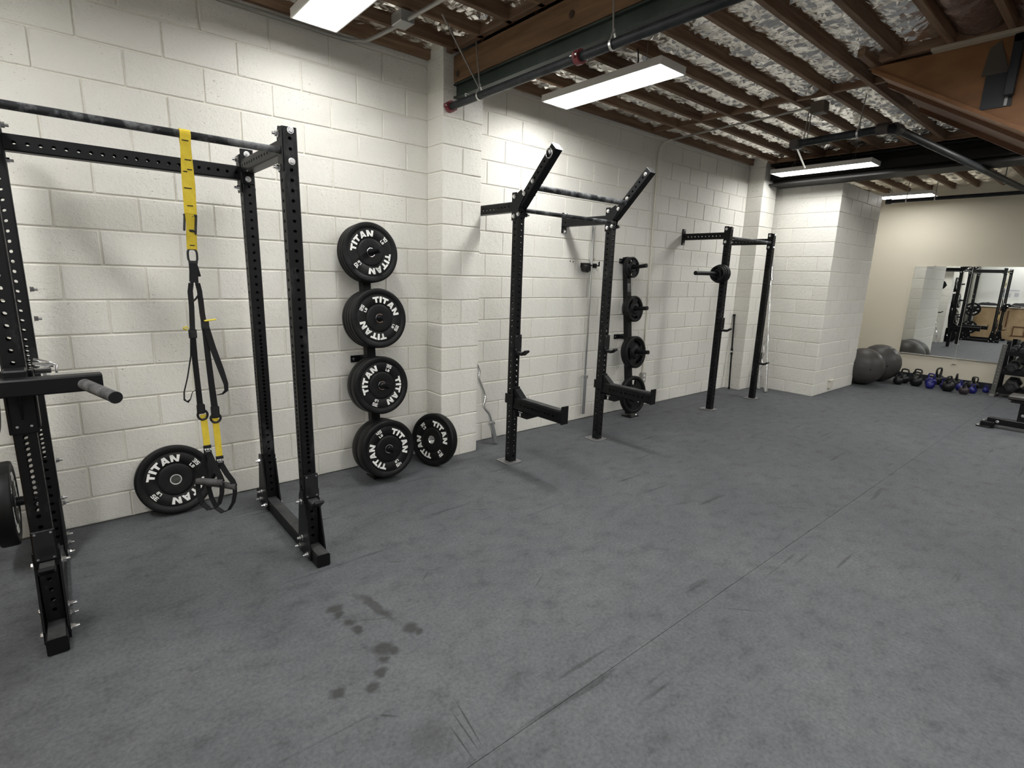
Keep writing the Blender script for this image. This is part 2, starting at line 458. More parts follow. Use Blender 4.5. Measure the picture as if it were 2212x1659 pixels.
def local_build(mb, name, mt, parent, **kw):
    """geometry already in the parent's local frame"""
    if mb.cuts:
        if mb.cuts[-1][0] == len(mb.v): mb.cuts.pop()
        a = (0, 0)
        for c in mb.cuts + [(len(mb.v), len(mb.f))]:
            q = MB(); q.v = mb.v[a[0]:c[0]]; q.f = [tuple(i - a[0] for i in f) for f in mb.f[a[1]:c[1]]]; q.sm = mb.sm[a[1]:c[1]]
            local_build(q, name, mt, parent, **kw); a = c
        return
    o = bpy.data.objects.new(name, mb.mesh(name, mt)); col.objects.link(o); o.parent = parent
    for k, v_ in kw.items(): o[k] = v_
    return o
def frame(origin, zdir, up=(0, 0, 1)):
    z = V(zdir).normalized(); x = V(up).cross(z)
    if x.length < 1e-4: x = V((1, 0, 0))
    x.normalize(); y = z.cross(x)
    M = Matrix.Identity(4)
    for i in range(3): M[i][0], M[i][1], M[i][2], M[i][3] = x[i], y[i], z[i], origin[i]
    return M

# ================================================================ ROOM
XB = 11.642          # far wall with the mirror
XN = -1.45           # wall behind the left rack
YR = -8.2
ZC = 3.26            # underside of the joists
ZD = 3.46            # deck
H0, H = 0.1747, 0.2032

fl = MB().box(((XN + XB) / 2, YR / 2, -0.06), (XB - XN + .4, -YR + .4, 0.10)).build('floor', SEAM, kind='structure')
edges = [0.0, -0.376, -2.828, -5.27, -7.71, YR]
for a, b in zip(edges[:-1], edges[1:]):
    xs = [XN, 5.9, XB] if a != 0.0 else [XN, 1.25, 7.2, XB]
    for x0, x1 in zip(xs[:-1], xs[1:]):
        MB().box(((x0 + x1) / 2, (a + b) / 2, -0.005), (x1 - x0 - .0015, a - b - .0025, 0.01)).build('rubber_mat', FLOOR, fl)

# ---- block walls
def block_mesh(lx, ly, lz, bev=0.0048):
    return MB().box((0, 0, 0), (lx, ly, lz), None, bev).mesh('block', BLOCK)
_bm = {}
def put_block(parent, x0, x1, y0, y1, z0, z1, name='block', gap=0.004, store=None):
    lx, ly, lz = round(x1 - x0, 4), round(y1 - y0, 4), round(z1 - z0, 4)
    k = (lx, ly, lz)
    if k not in _bm: _bm[k] = block_mesh(lx, ly, lz)
    o = bpy.data.objects.new(name, _bm[k]); col.objects.link(o); o.parent = parent
    j = random.uniform(-.0008, .0008)
    o.location = V(((x0 + x1) / 2, (y0 + y1) / 2 + j, (z0 + z1) / 2)) - parent_origin(parent)
    return o
def courses():
    z = [0.0, H0]
    while z[-1] < 3.44: z.append(z[-1] + H)
    z[-1] = 3.45
    return list(zip(range(len(z) - 1), z[:-1], z[1:]))
JT = 0.0040
wl = MB().box(((XN + XB) / 2, 0.0085 + .09, 1.73), (XB - XN + .2, 0.18, 3.46)).build('wall_left', MORTAR, kind='structure')
PIT = 0.4048
cand = []
rest = MB()
for ci, z0, z1 in courses():
    off = 0.013 if ci % 2 else 0.213
    k = math.floor((XN - off) / PIT)
    while off + k * PIT < XB:
        x0 = max(off + k * PIT, XN); x1 = min(off + (k + 1) * PIT, XB); k += 1
        if x1 - x0 < .03: continue
        cand.append((x0, x1, z0, z1))
def vis(c):
    xc, zc = (c[0] + c[1]) / 2, (c[2] + c[3]) / 2
    if c[1] < -0.5 or c[0] > 7.8: return 1e3 + abs(xc)
    d = V((xc, 4.02, zc - 1.63)).length
    if c[3] > 3.3 or (c[0] > 2.43 and c[1] < 2.82): d += 20
    if c[3] > 2.0 + .5 * 1 and xc < .3: d += 0
    return d
cand.sort(key=vis)
for i, (x0, x1, z0, z1) in enumerate(cand):
    b = (x0 + JT, x1 - JT, -0.0, 0.03, z0 + JT, z1 - JT)
    if i < 300: put_block(wl, x0 + JT, x1 - JT, 0.0, 0.03, z0 + JT, z1 - JT)
    else: rest.box(((x0 + x1) / 2, 0.015, (z0 + z1) / 2), (x1 - x0 - 2 * JT, .03, z1 - z0 - 2 * JT), None, .0045)
rest.build('block_remainder', BLOCK, wl, kind='stuff')
def pilaster(x0, x1, d):
    pm = MB().box(((x0 + x1) / 2, -d / 2 + .004, 1.73), (x1 - x0 - .012, d - .008, 3.46)).build('pilaster', MORTAR, wl)
    for ci, z0, z1 in courses():
        if ci % 2: put_block(pm, x0, x1, -d, -.001, z0 + JT, z1 - JT)
        else:
            xm = (x0 + x1) / 2
            put_block(pm, x0, xm - JT, -d, -.001, z0 + JT, z1 - JT); put_block(pm, xm + JT, x1, -d, -.001, z0 + JT, z1 - JT)
pilaster(2.428, 2.814, .234)
pilaster(7.79, 8.20, .234)
# ---- the block stub that closes the bay
CX, CY, CX2 = 8.313, -1.079, 9.95
wc = MB().box(((CX + CX2) / 2, CY / 2, 1.5), (CX2 - CX - .014, -CY - .014, 3.0)).build('wall_corner', MORTAR, kind='structure')
for ci, z0, z1 in courses():
    if z0 > 2.95: break
    z1 = min(z1, 3.0); a, b = z0 + JT, z1 - JT
    if ci % 2:
        for x0, x1 in ((CX, CX + .41), (CX + .41, CX + .82), (CX + .82, CX + 1.23), (CX + 1.23, CX2)): put_block(wc, x0 + (JT if x0 > CX else 0), x1 - (JT if x1 < CX2 else 0), CY, CY + .19, a, b)
        for y0, y1 in ((CY + .19, CY + .60), (CY + .60, -.002)):
            put_block(wc, CX, CX + .19, y0 + JT, y1 - JT, a, b); put_block(wc, CX2 - .19, CX2, y0 + JT, y1 - JT, a, b)
    else:
        for y0, y1 in ((CY, CY + .405), (CY + .405, CY + .81), (CY + .81, -.002)):
            put_block(wc, CX, CX + .19, y0 + (JT if y0 > CY else 0), y1 - JT, a, b); put_block(wc, CX2 - .19, CX2, y0 + (JT if y0 > CY else 0), y1 - JT, a, b)
        for x0, x1 in ((CX + .19, CX + .60), (CX + .60, CX + 1.02), (CX + 1.02, CX2 - .19)): put_block(wc, x0 + JT, x1 - JT, CY, CY + .19, a, b)
# ---- the other walls
wb = MB().box((XB + .06, YR / 2, 1.73), (0.12, -YR + .4, 3.46)).build('wall_back', DRY, kind='structure')
wn = MB().box((XN - .06, YR / 2, 1.73), (0.12, -YR + .4, 3.46)).build('wall_near', GREYWALL, kind='structure')
wr = MB().box(((XN + XB) / 2, YR - .06, 1.73), (XB - XN + .2, 0.12, 3.46)).build('wall_right', GREYWALL, kind='structure')
MB().box((XB - .006, (YR - .0) / 2, .055), (.012, -YR - .02, .11), None, .003).build('baseboard_back', BASEB, kind='structure')

# ================================================================ CEILING
ce = MB().box(((XN + XB) / 2, YR / 2, ZD + .03), (XB - XN + .4, -YR + .4, .06)).build('ceiling', DECK, kind='structure')
JS = 0.313
def foil_panel(x0, x1, y0, y1, mt, seed, sagz=0.0, ny=10, dx=.030, amp=1.0):
    if y1 < -4.2 or x0 > 8: ny, dx = 8, .045
    rj = random.Random(int(seed * 7) + 3)
    nx = max(4, int((x1 - x0) / dx)); vs = []
    for i in range(nx + 1):
        x = x0 + (x1 - x0) * i / nx
        sg = 0.018 * noise.noise(V((x * .9, seed * 3.7, 0)))
        for j in range(ny + 1):
            tt = j / ny; y = y0 + (y1 - y0) * tt
            e = 4 * tt * (1 - tt)
            w1 = noise.noise(V((x * 3, y * 5, seed))); w2 = noise.noise(V((x * 6, y * 4, seed + 4)))
            n1 = noise.noise(V((x * 6.5 + 1.1 * w1, y * 2.6 + .6 * w2, seed)))
            n2 = noise.noise(V((x * 15 + 1.5 * w2 + y * 4, y * 6 + w1, seed + 9)))
            n3 = noise.noise(V((x * 32 - y * 9 + 2 * w1, y * 13, seed + 5)))
            z = ZC + .066 - (.028 + sagz + sg) * e + amp * (.042 * (.30 - abs(n1)) + .024 * (.3 - abs(n2)) + .008 * (.3 - abs(n3))) * (.45 + .55 * e)
            jx, jy = (rj.uniform(-.3, .3) * (x1 - x0) / nx, rj.uniform(-.3, .3) * (y1 - y0) / ny) if 0 < j < ny and 0 < i < nx else (0, 0)
            vs.append((x + jx, y + jy, z + (rj.uniform(-.0035, .0035) if 0 < j < ny else 0)))
    k = ny + 1; fs = []
    rnd = random.Random(int(seed * 13) + 1)
    for i in range(nx):
        for j in range(ny):
            a_, b_, c_, d_ = i * k + j, i * k + j + 1, (i + 1) * k + j + 1, (i + 1) * k + j
            fs += [(a_, b_, c_), (a_, c_, d_)] if rnd.random() < .5 else [(a_, b_, d_), (b_, c_, d_)]
    b = MB(); b.add(vs, fs, False)
    return b.build('foil_panel', mt, ce)
sections = [(XN, 2.50), (2.71, 7.86), (8.31, XB)]
HDR = 4.86
for si, (xa, xb) in enumerate(sections):
    k = 0
    while True:
        y = -0.03 - JS * k
        if y < YR + .1: break
        spans = [(xa, xb)]
        if si == 1 and y < -2.4: spans = [(xa, HDR - .02), (6.35, xb)]
        for a, b in spans:
            jw = .042 + random.uniform(-.004, .004)
            MB().box(((a + b) / 2, y, ZC + .085), (b - a, jw, .17), None, .003).build('joist', JOIST, ce)
            ya, yb = y - JS + .021, y - .021
            brown = si == 1 and -3.9 < y < -2.6 and b < 5
            if brown:
                foil_panel(a, 3.95, ya, yb, FOIL, si * 50 + k); foil_panel(3.95, b, ya, yb, FOILB, si * 50 + k + 7, .045)
            else: foil_panel(a, b, ya, yb, FOIL, si * 50 + k + (20 if a > 6 else 0))
            if not brown and y > -7:
                for xm in ([5.37] if si == 1 and a < 5.3 and b > 5.5 else [10.0] if si == 2 else [0.4] if si == 0 else []):
                    MB().box((xm + random.uniform(-.03, .03), (ya + yb) / 2, ZC + .07), (.042, JS - .042, .13), None, .003).build('blocking', JOISTY, ce)
        k += 1
for xm in (2.47, 2.74, 7.83, 8.34):
    MB().box((xm, YR / 2 - .12, ZC + .05), (.05, -YR - .26, .10), None, .003).build('ledger', JOISTY, ce)
MB().box((HDR, -2.42 + (YR + 2.42) / 2, ZC + .09), (.06, -YR - 2.42, .18), None, .004).build('stair_header', JOISTY, ce)
MB().box((HDR + .66, -2.36, ZC + .09), (1.75, .05, .18), None, .004).build('stair_header', JOIST, ce)
MB().box((HDR - .01, -3.6, ZC - .012), (.07, 1.72, .022), None, .002).build('header_strip', mat('pale_strip', (0.36, 0.31, 0.24), .6), ce)
# beams carried by the pilasters
MB().box((2.605, (YR - .234) / 2, 3.165), (.17, -YR - .24, .19), None, .006).build('timber_beam', GLULAM, ce)
kn = MB()
for y, z in ((-1.50, 3.16), (-.30, 3.12), (-2.9, 3.15), (-4.6, 3.17)): kn.cyl((2.5215, y, z), (2.517, y, z), .022, 14)
kn.build('timber_knots', mat('knot', (0.045, 0.025, 0.014), .7), ce, kind='stuff')
sb = MB()
sb.box((2.605, (YR - .234) / 2, 3.056), (.165, -YR - .24, .012)).box((2.605, (YR - .234) / 2, 2.966), (.165, -YR - .24, .012)).box((2.575, (YR - .234) / 2, 3.011), (.05, -YR - .24, .10))
sb.build('steel_beam', GREENSTEEL, ce)
MB().hexbolt((2.535, -.40, 2.960), (0, 0, -1), .014, .02).build('beam_bolt', STEEL, ce)
b2 = MB(); xc = 8.085
b2.box((xc, (YR - .24) / 2, 3.245), (.36, -YR - .26, .02)).box((xc, (YR - .24) / 2, 2.99), (.36, -YR - .26, .02)).box((xc - .05, (YR - .24) / 2, 3.117), (.02, -YR - .26, .24))
b2.box((xc - .13, (YR - .24) / 2, 3.10), (.06, -YR - .26, .10))
b2.build('dark_beam', mat('dark_steel', (0.012, 0.011, 0.010), .55, 0, .25), ce)

# ================================================================ STAIR ENCLOSURE
SX, SX2 = 4.914, 6.25
yb_, slope = -7.60, .6136
zl = lambda y: 3.26 + slope * (y + 2.318)
st = empty('stair_enclosure', (SX, -5.0, 0), 'stained plywood stair enclosure sloping down from the ceiling at upper right', 'stairs')
p = MB()
p.add([(SX, -2.33, 3.25), (SX, -2.318 - 3.26 / slope + .02, 0.006), (SX, -7.9, 0.006), (SX, -7.9, 3.25),
       (SX + .02, -2.33, 3.25), (SX + .02, -2.318 - 3.26 / slope + .02, 0.006), (SX + .02, -7.9, 0.006), (SX + .02, -7.9, 3.25)],
      [(0, 1, 2, 3), (7, 6, 5, 4), (0, 4, 5, 1), (1, 5, 6, 2), (2, 6, 7, 3), (3, 7, 4, 0)])
p.build('side_panel', PLY, st)
def slab(x0, x1, up, th, mt, name):
    q = MB(); yT = -2.36; yB = -2.318 - 3.26 / slope + .25
    P = lambda x, y, d: (x, y, zl(y) + d)
    q.add([P(x0, yT, up), P(x1, yT, up), P(x1, yB, up), P(x0, yB, up), P(x0, yT, up + th), P(x1, yT, up + th), P(x1, yB, up + th), P(x0, yB, up + th)],
          [(0, 3, 2, 1), (4, 5, 6, 7), (0, 1, 5, 4), (1, 2, 6, 5), (2, 3, 7, 6), (3, 0, 4, 7)])
    return q.build(name, mt, st)
slab(SX - .012, SX + .04, -.018, .03, PLY, 'stringer_trim')
slab(SX + .04, 5.30, 0.0, .03, PLY, 'soffit_board')
slab(5.30, 5.36, -.03, .06, PLYD, 'stringer_trim')
slab(5.36, SX2 - .04, .012, .03, PLYD, 'soffit_board')
slab(SX2 - .04, SX2, -.03, .06, PLYD, 'stringer_trim')
br = MB()
Mx = frame((SX - .001, 0, 0), (-1, 0, 0))          # local x -> -y .. y -> z
Mx = Matrix(((0, 0, -1, SX - .001), (1, 0, 0, 0), (0, 1, 0, 0), (0, 0, 0, 1)))
br.prism([(-3.055, 2.815), (-3.055, 3.03), (-3.205, 3.03), (-3.215, 2.815)], Mx, .008)
br.box((SX - .05, -3.20, 3.05), (.05, .05, .36), None, .004).box((SX - .05, -3.45, 3.205), (.05, .55, .05), None, .004)
br.build('bracket', mat('bracket_black', (0.012, 0.014, 0.018), .45), st)
MB().prism([(-3.03, 3.03), (-3.05, 3.20), (-3.10, 3.235), (-3.17, 3.03)], Mx, .006).build('gusset', mat('bracket_grey', (0.07, 0.06, 0.05), .5), st)
MB().box((SX - .012, -3.185, 2.87), (.006, .016, .10)).build('bracket_slot', RAWPL, st)

# ================================================================ CEILING LIGHTS
def light(x0, x1, y0, y1, z, label, lamp=None, group='flat LED panels hung below the joists'):
    r = empty('ceiling_light', ((x0 + x1) / 2, (y0 + y1) / 2, z), label, 'light', group)
    f = MB(); t = .011; h = .05
    f.box(((x0 + x1) / 2, (y0 + y1) / 2, z + h), (x1 - x0, abs(y1 - y0), .006))
    for xx in (x0 + t / 2, x1 - t / 2): f.box((xx, (y0 + y1) / 2, z + h / 2), (t, abs(y1 - y0), h), None, .002)
    for yy in (y0, y1): f.box(((x0 + x1) / 2, yy + (t / 2 if yy == min(y0, y1) else -t / 2), z + h / 2), (x1 - x0 - 2 * t, t, h), None, .002)
    f.build('frame', LFRAME, r)
    MB().box(((x0 + x1) / 2, (y0 + y1) / 2, z + .012), (x1 - x0 - 2 * t, abs(y1 - y0) - 2 * t, .006)).build('diffuser', lamp or LAMPM, r)
    xm = (x0 + x1) / 2
    for yy in (y0 + .2 * (y1 - y0), y0 + .8 * (y1 - y0)):
        c = MB(); c.tube([(x0 + .06, yy, z + .05), (xm, yy, z + .13), (x1 - .06, yy, z + .05)], .0025, 6)
        c.cyl((xm, yy, z + .13), (xm, yy, ZC + .06), .0025, 6); c.build('hanging_wire', ROD, r)
    return r
light(1.245, 1.535, -.375, -1.60, 3.10, 'LED panel light cut by the top edge, above the tall left rack', LAMPA)
l2 = light(3.345, 3.655, -.36, -1.565, 3.085, 'LED panel light beside the green steel beam, largest fully in view', LAMPE)
MB().tube([(3.5, -1.2, 3.13), (3.46, -1.28, 3.2), (3.42, -1.3, 3.26), (3.3, -1.25, 3.3)], .006, 8).build('power_cord', PLASTIC, l2)
light(7.47, 7.79, -.45, -1.64, 3.055, 'narrow looking LED panel light in front of the dark beam', LAMPD)
light(10.60, 10.98, -.80, -1.55, 3.075, 'farthest LED panel light beside the block corner and thin pipe', LAMPD)
light(3.25, 3.545, -2.94, -4.16, 3.085, 'LED panel light of which one corner shows at the top right edge')
for i, (lx, ly, wh) in enumerate(((-.80, -1.0, 'above the plywood counter behind the left rack'), (1.39, -3.7, 'straight above the photographer'), (7.55, -3.0, 'hidden behind the stair enclosure'), (10.7, -4.6, 'over the dumbbell rack'),  # unseen panels added as fill light for the room, placed by guess
        (-.75, -5.2, 'in the rear corner behind the photographer'), (1.39, -6.0, 'near the rear wall behind the photographer'), (3.45, -5.6, 'near the rear wall beside the stair enclosure'), (7.55, -5.4, 'near the rear wall beyond the stair enclosure'), (10.7, -6.0, 'in the rear corner of the mirror wall'))):
    light(lx - .15, lx + .15, ly, ly - 1.22, 3.085, 'added LED fill panel outside the photographed view, ' + wh, LAMPB if lx < 3 else LAMPF if lx < 8 and ly > -4 else LAMPC)

# ================================================================ PIPES
def hanger(mb_rod, mb_clamp, x, y, zp, r, top):
    mb_rod.cyl((x, y, zp + r + .03), top, .005, 8).cut()
    pts = [(x - (r + .004) * math.sin(a) * 1.0, y, zp + (r + .004) * -math.cos(a)) for a in [k * math.pi / 8 - math.pi * .75 for k in range(13)]]
    mb_clamp.strip(pts + [(x, y, zp + r + .04)], .016, (0, 1, 0), .003)
    mb_clamp.strip([(x + (r + .004), y, zp), (x + .5 * r, y, zp + r + .02), (x, y, zp + r + .05)], .014, (0, 1, 0), .003).cut()
pp = empty('sprinkler_pipe', (2.48, -2, 2.885), 'dark sprinkler pipe hung under the green steel beam with red couplings', 'pipe')
MB().cyl((2.48, -.245, 2.885), (2.48, -7.9, 2.885), .027, 18).build('pipe', PIPE, pp)
for y in (-.262, -1.62):
    c = MB(); c.cyl((2.48, y + .02, 2.885), (2.48, y - .02, 2.885), .041, 18)
    for sx in (-1, 1): c.box((2.48 + sx * .047, y, 2.885), (.022, .022, .03), None, .004)
    cc = c.build('coupling', RED, pp)
    b = MB()
    for sx in (-1, 1): b.hexbolt((2.48 + sx * .05, y - .012, 2.885), (0, -1, 0), .007, .014, False).cyl((2.48 + sx * .05, y + .03, 2.885), (2.48 + sx * .05, y - .012, 2.885), .004, 8).cut()
    b.build('bolt', STEEL, cc)
for y, top in ((-.64, (2.49, -.57, 3.27)), (-1.87, (2.46, -1.86, 3.27)), (-4.2, (2.46, -4.2, 3.27))):
    a, b = MB(), MB(); hanger(a, b, 2.48, y, 2.885, .027, top)
    a.build('hanger_rod', ROD, pp); b.build('hanger', GALV, pp)
MB().cyl((2.47, -.64, 2.94), (2.10, -.73, 3.27), .005, 8).build('brace_rod', ROD, pp)

p2 = empty('branch_pipe', (5.6, -2, 2.95), 'black branch pipe with an elbow running toward the mirror wall under the joists', 'pipe')
pa, pe, pz = V((5.62, -1.53, 2.95)), V((5.56, -2.37, 2.95)), V((9.9, -2.70, 2.95))
MB().tube([pa, pe + V((0, .07, 0)), pe + V((.02, .02, 0)), pe + V((.07, -.004, 0)), pz], .034, 16).build('pipe', PIPE, p2)
cb = MB(); cb.cyl(pe + V((-.005, .12, 0)), pe + V((-.005, .03, 0)), .047, 16).cut().cyl(pe + V((.03, 0, 0)), pe + V((.13, -.008, 0)), .047, 16).cut().cyl(pa + V((0, .02, 0)), pa + V((0, -.07, 0)), .045, 16).cyl(pa + V((-.05, -.02, 0)), pa + V((.05, -.02, 0)), .04, 14)
cb.build('elbow', mat('pipe_fitting', (0.05, 0.042, 0.038), .6), p2)
a, b = MB(), MB()
for (x, y, top) in ((5.58, -2.1, (5.58, -2.12, 3.27)), (9.0, -2.63, (9.0, -2.63, 3.27))): hanger(a, b, x, y, 2.95, .034, top)
a.cyl((5.62, -1.62, 2.98), (5.66, -1.62, 3.27), .005, 8).cut().cyl((5.60, -1.66, 2.98), (5.62, -1.66, 3.27), .005, 8)
a.build('hanger_rod', ROD, p2); b.build('hanger', GALV, p2)
MB().cyl((9.0, -2.63, 2.99), (9.5, -2.2, 3.27), .008, 8).build('brace_rod', GALV, p2)
MB().cyl((5.65, -1.55, 2.93), (6.85, -1.15, 2.96), .009, 8).build('brace_rod', GALV, p2)

p3 = empty('far_pipe', (10.5, -2, 2.99), 'thin black pipe with a capped end below the far ceiling', 'pipe')
MB().cyl((10.53, -1.0, 2.985), (10.50, -7.9, 2.985), .028, 14).cyl((10.53, -.97, 2.985), (10.53, -1.05, 2.985), .042, 14).build('pipe', PIPE, p3)
a, b = MB(), MB()
for y in (-1.25, -1.62, -4.0): hanger(a, b, 10.52, y, 2.985, .028, (10.52, y, 3.27))
a.build('hanger_rod', ROD, p3); b.build('hanger', GALV, p3)

cd = empty('conduit', (5.57, -.012, 1.6), 'painted conduit running down the block wall beside the third rack to an outlet', 'conduit')
MB().tube([(5.607, -.012, .42), (5.59, -.012, 1.5), (5.56, -.012, 2.9), (5.555, -.014, 3.06), (5.56, -.03, 3.14), (5.58, -.08, 3.19), (5.60, -.16, 3.205)], .011, 10).build('wall_run', CONDP, cd)
MB().tube([(5.60, -.16, 3.205), (5.56, -.7, 3.215), (5.52, -1.4, 3.22), (5.48, -1.75, 3.225)], .010, 10).build('ceiling_run', CONDUIT, cd)
MB().box((5.44, -1.80, 3.19), (.11, .12, .10), None, .006).build('junction_box', mat('old_box', (0.10, 0.08, 0.06), .6), cd)
ob = MB().box((5.607, -.022, .385), (.085, .042, .125), None, .006).build('outlet_box', CONDUIT, cd)
MB().cyl((5.607, -.0435, .41), (5.607, -.046, .41), .017, 14).cut().cyl((5.607, -.0435, .36), (5.607, -.046, .36), .017, 14).build('socket', WHITE, ob)

c2 = empty('ceiling_conduit', (1.87, -.6, 3.22), 'grey conduit and square junction box beside the nearest LED panel', 'conduit')
MB().tube([(0.9, -.03, 3.22), (1.65, -.03, 3.22), (1.78, -.05, 3.215), (1.85, -.13, 3.21), (1.87, -.25, 3.21), (1.90, -.52, 3.21)], .013, 10).build('conduit_run', CONDUIT, c2)
MB().box((1.885, -.60, 3.215), (.10, .13, .07), None, .004).build('junction_box', mat('galv_box', (0.36, 0.36, 0.34), .45, .6), c2)
MB().cyl((1.89, -.66, 3.20), (1.93, -1.3, 3.20), .012, 10).build('conduit_run', CONDUIT, c2)

# ================================================================ RACK PARTS
TW = 0.0731
def holes(a, b, s=.0487): 
    r = []; z = a
    while z < b: r.append(z); z += s
    return r
def bolts(parent, items, name='bolt'):
    for (p_, d_, k) in items:
        mb = MB()
        (mb.hexbolt if k == 'h' else mb.hexnut)(p_, d_)
        mb.build(name, STEEL, parent)
def plate_box(c, d, b=.004): return MB().box(c, d, None, b)

# ---------------- RACK 1 (left, tall, four uprights on floor tubes)
LX, RX, FY, RY = -.165, .960, -1.1485, -.349
r1 = empty('power_rack', (.4, -.75, 0), 'tall black four post power rack at left with yellow strap over its bar', 'rack')
lean = -.010
def upright(parent, x, y, z0, z1, lowdense=True, lx=0.0, mt=CHALKY, top=None):
    L = z1 - z0
    hs = holes(.055, .95) if not lowdense else holes(.055, .50) + holes(.5243, 1.12, .02435) + holes(1.12 + .0243, L - .03)
    mb = MB().perf((x, y, z0), (lx, 0, 1), (0, -1, 0), L, TW, TW, hs, hs)
    return mb.build('upright', mt, parent)
ups = {}
for k, x, y, zt in (('FL', LX, FY, 2.285), ('RL', LX + .012, RY, 2.275), ('FR', RX, FY, 2.293), ('RR', RX + .008, RY, 2.278)):
    ups[k] = upright(r1, x, y, .0735, zt, lx=lean if k[1] == 'R' else lean * .7)
for x in (LX, RX):
    bt = MB().perf((x, -1.335, .0375), (0, 1, 0), (1, 0, 0), 1.17, TW, TW - .001, (), ()).build('base_tube', COAT, r1)
    MB().box((x, -.75, .0743), (TW - .014, 1.165, .0012)).build('scuffed_top', WORN, bt)
    bolts(bt, [((x, -1.3355, .0375), (0, -1, 0), 'h')] if False else [])
    for y in (FY, RY):
        for sx in (-1, 1):
            xx = x + sx * (TW / 2 + .0045)
            Mg = Matrix(((0, 0, 1, xx - .004), (1, 0, 0, 0), (0, 1, 0, 0), (0, 0, 0, 1)))
            g = MB().prism([(y - .105, .012), (y + .085, .012), (y + .085, .07), (y + .035, .375), (y - .03, .375), (y - .105, .07)], Mg, .008).build('gusset_plate', COAT, r1)
            sd = (sx, 0, 0); kk = 'n' if (sx < 0) == (x > 0) else 'h'
            bolts(g, [((xx + sx * .004, y, .335), sd, kk), ((xx + sx * .004, y - .07, .04), sd, kk),
                      ((xx + sx * .004, y + .055, .04), sd, kk), ((xx + sx * .004, y + .01, .11), sd, kk)])
xr = RX + lean * 2.15 + .004
xl = LX + lean * .7 * 2.15
# front pull-up bar
pb = MB().cyl((xl + TW / 2, FY, 2.184), (xr - TW / 2 - .002, FY, 2.184), .0168, 20).build('pull_up_bar', BARCHALK, r1)
for x, s_ in ((xl + TW / 2 + .004, 1), (xr - TW / 2 - .004, -1)):
    e = plate_box((x, FY, 2.185), (.008, TW, .20)).build('end_plate', COAT, pb)
    bolts(e, [((x + s_ * .004, FY + .01, 2.262), (s_, 0, 0), 'n'), ((x + s_ * .004, FY + .01, 2.105), (s_, 0, 0), 'n')])
# rear crossmember
xa, xb = xl + TW / 2 + .01, xr - TW / 2 - .006
rc = MB().perf((xa, RY, 2.167), (1, 0, 0), (0, -1, 0), xb - xa, TW, .0775, holes(.04, 1.03), ()).build('crossmember', COAT, r1)
for x, s_ in ((xl + TW / 2 + .006, 1), (xr - TW / 2 - .002, -1)):
    e = plate_box((x, RY, 2.165), (.008, TW, .215)).build('end_plate', COAT, rc)
    bolts(e, [((x + s_ * .004, RY - .008, 2.245), (s_, 0, 0), 'n'), ((x + s_ * .004, RY - .008, 2.085), (s_, 0, 0), 'n')])
    bolts(e, [((x - s_ * (TW + .004), RY, 2.245), (-s_, 0, 0), 'h'), ((x - s_ * (TW + .004), RY, 2.085), (-s_, 0, 0), 'h')])
# side crossmembers
for x in (xl, xr):
    y0, y1 = FY + TW / 2 + .006, RY - TW / 2 - .006
    scm = MB().perf((x, y0, 2.206), (0, 1, 0), (1, 0, 0), y1 - y0, TW, TW, holes(.04, .68), ()).build('crossmember', COAT, r1)
    for y, s_ in ((y0 - .002, 1), (y1 + .002, -1)):
        e = plate_box((x, y, 2.206), (TW, .008, .20)).build('end_plate', COAT, scm)
        for z in (2.278, 2.135):
            bolts(e, [((x, y - s_ * (TW + .004), z), (0, -s_, 0), 'h')])
            bolts(e, [((x, y + s_ * .004, z), (0, s_, 0), 'n')])
# small studs along the left rear upright
for z in (1.47, 1.32, 1.02, .55, .30):
    bolts(ups['RL'], [((LX + .012 + TW / 2, RY + .015, z), (1, 0, 0), 'n')])
# plate horns on the left rear upright
for z in (.36, .965):
    h = MB(); h.cyl((LX - TW / 2 - .008, RY, z), (-.56, RY, z), .024, 16)
    ph = h.build('storage_horn', COAT, r1)
    plate_box((LX + .010 - TW / 2 - .005, RY, z), (.01, TW, .16)).build('end_plate', COAT, ph)

# J cups, spotter arms (lift off: things of their own)
def j_cup(x, y, z, label, mt=COAT, chrome=True, tilt=0.0):
    """x,y = upright centre, z = top of the shelf"""
    r = empty('j_cup', (x, y, z), label, 'rack hook', 'bar hooks hung on the rack uprights')
    f = y - TW / 2
    b = MB()
    b.box((x, f - .006, z + .06), (TW + .006, .012, .17), None, .003)
    for s_ in (-1, 1): b.box((x + s_ * (TW / 2 + .005), y - .012, z + .02), (.008, TW * .75, .055), None, .002)
    b.build('back_plate', mt, r)
    MB().box((x, f - .015, z + .078), (TW - .004, .008, .135), None, .002).build('wear_pad', PLASTIC, r)
    s2 = MB(); s2.box((x, f - .045, z - .012), (.055, .09, .020), None, .004)
    Mr = Matrix.Rotation(-.62, 3, 'X')
    s2.box((x, f - .105, z + .004), (.055, .062, .018), Mr, .004); s2.build('shelf', mt, r)
    MB().box((x, f - .050, z + .001), (.050, .075, .006), None, .002).build('shelf_liner', WORN, r)
    rv = MB()
    for dx in (-.026, .026):
        for dz in (.022, .135): rv.cyl((x + dx, f - .019, z + dz), (x + dx, f - .0215, z + dz), .0048, 8).cut()
    rv.build('rivet', STEEL, r)
    return r
j_cup(RX - .002, FY, .355, 'black bar hook low on the tall rack upright nearest the camera centre')
j_cup(LX, FY, .360, 'black bar hook low on the leftmost front upright above the floor tube')

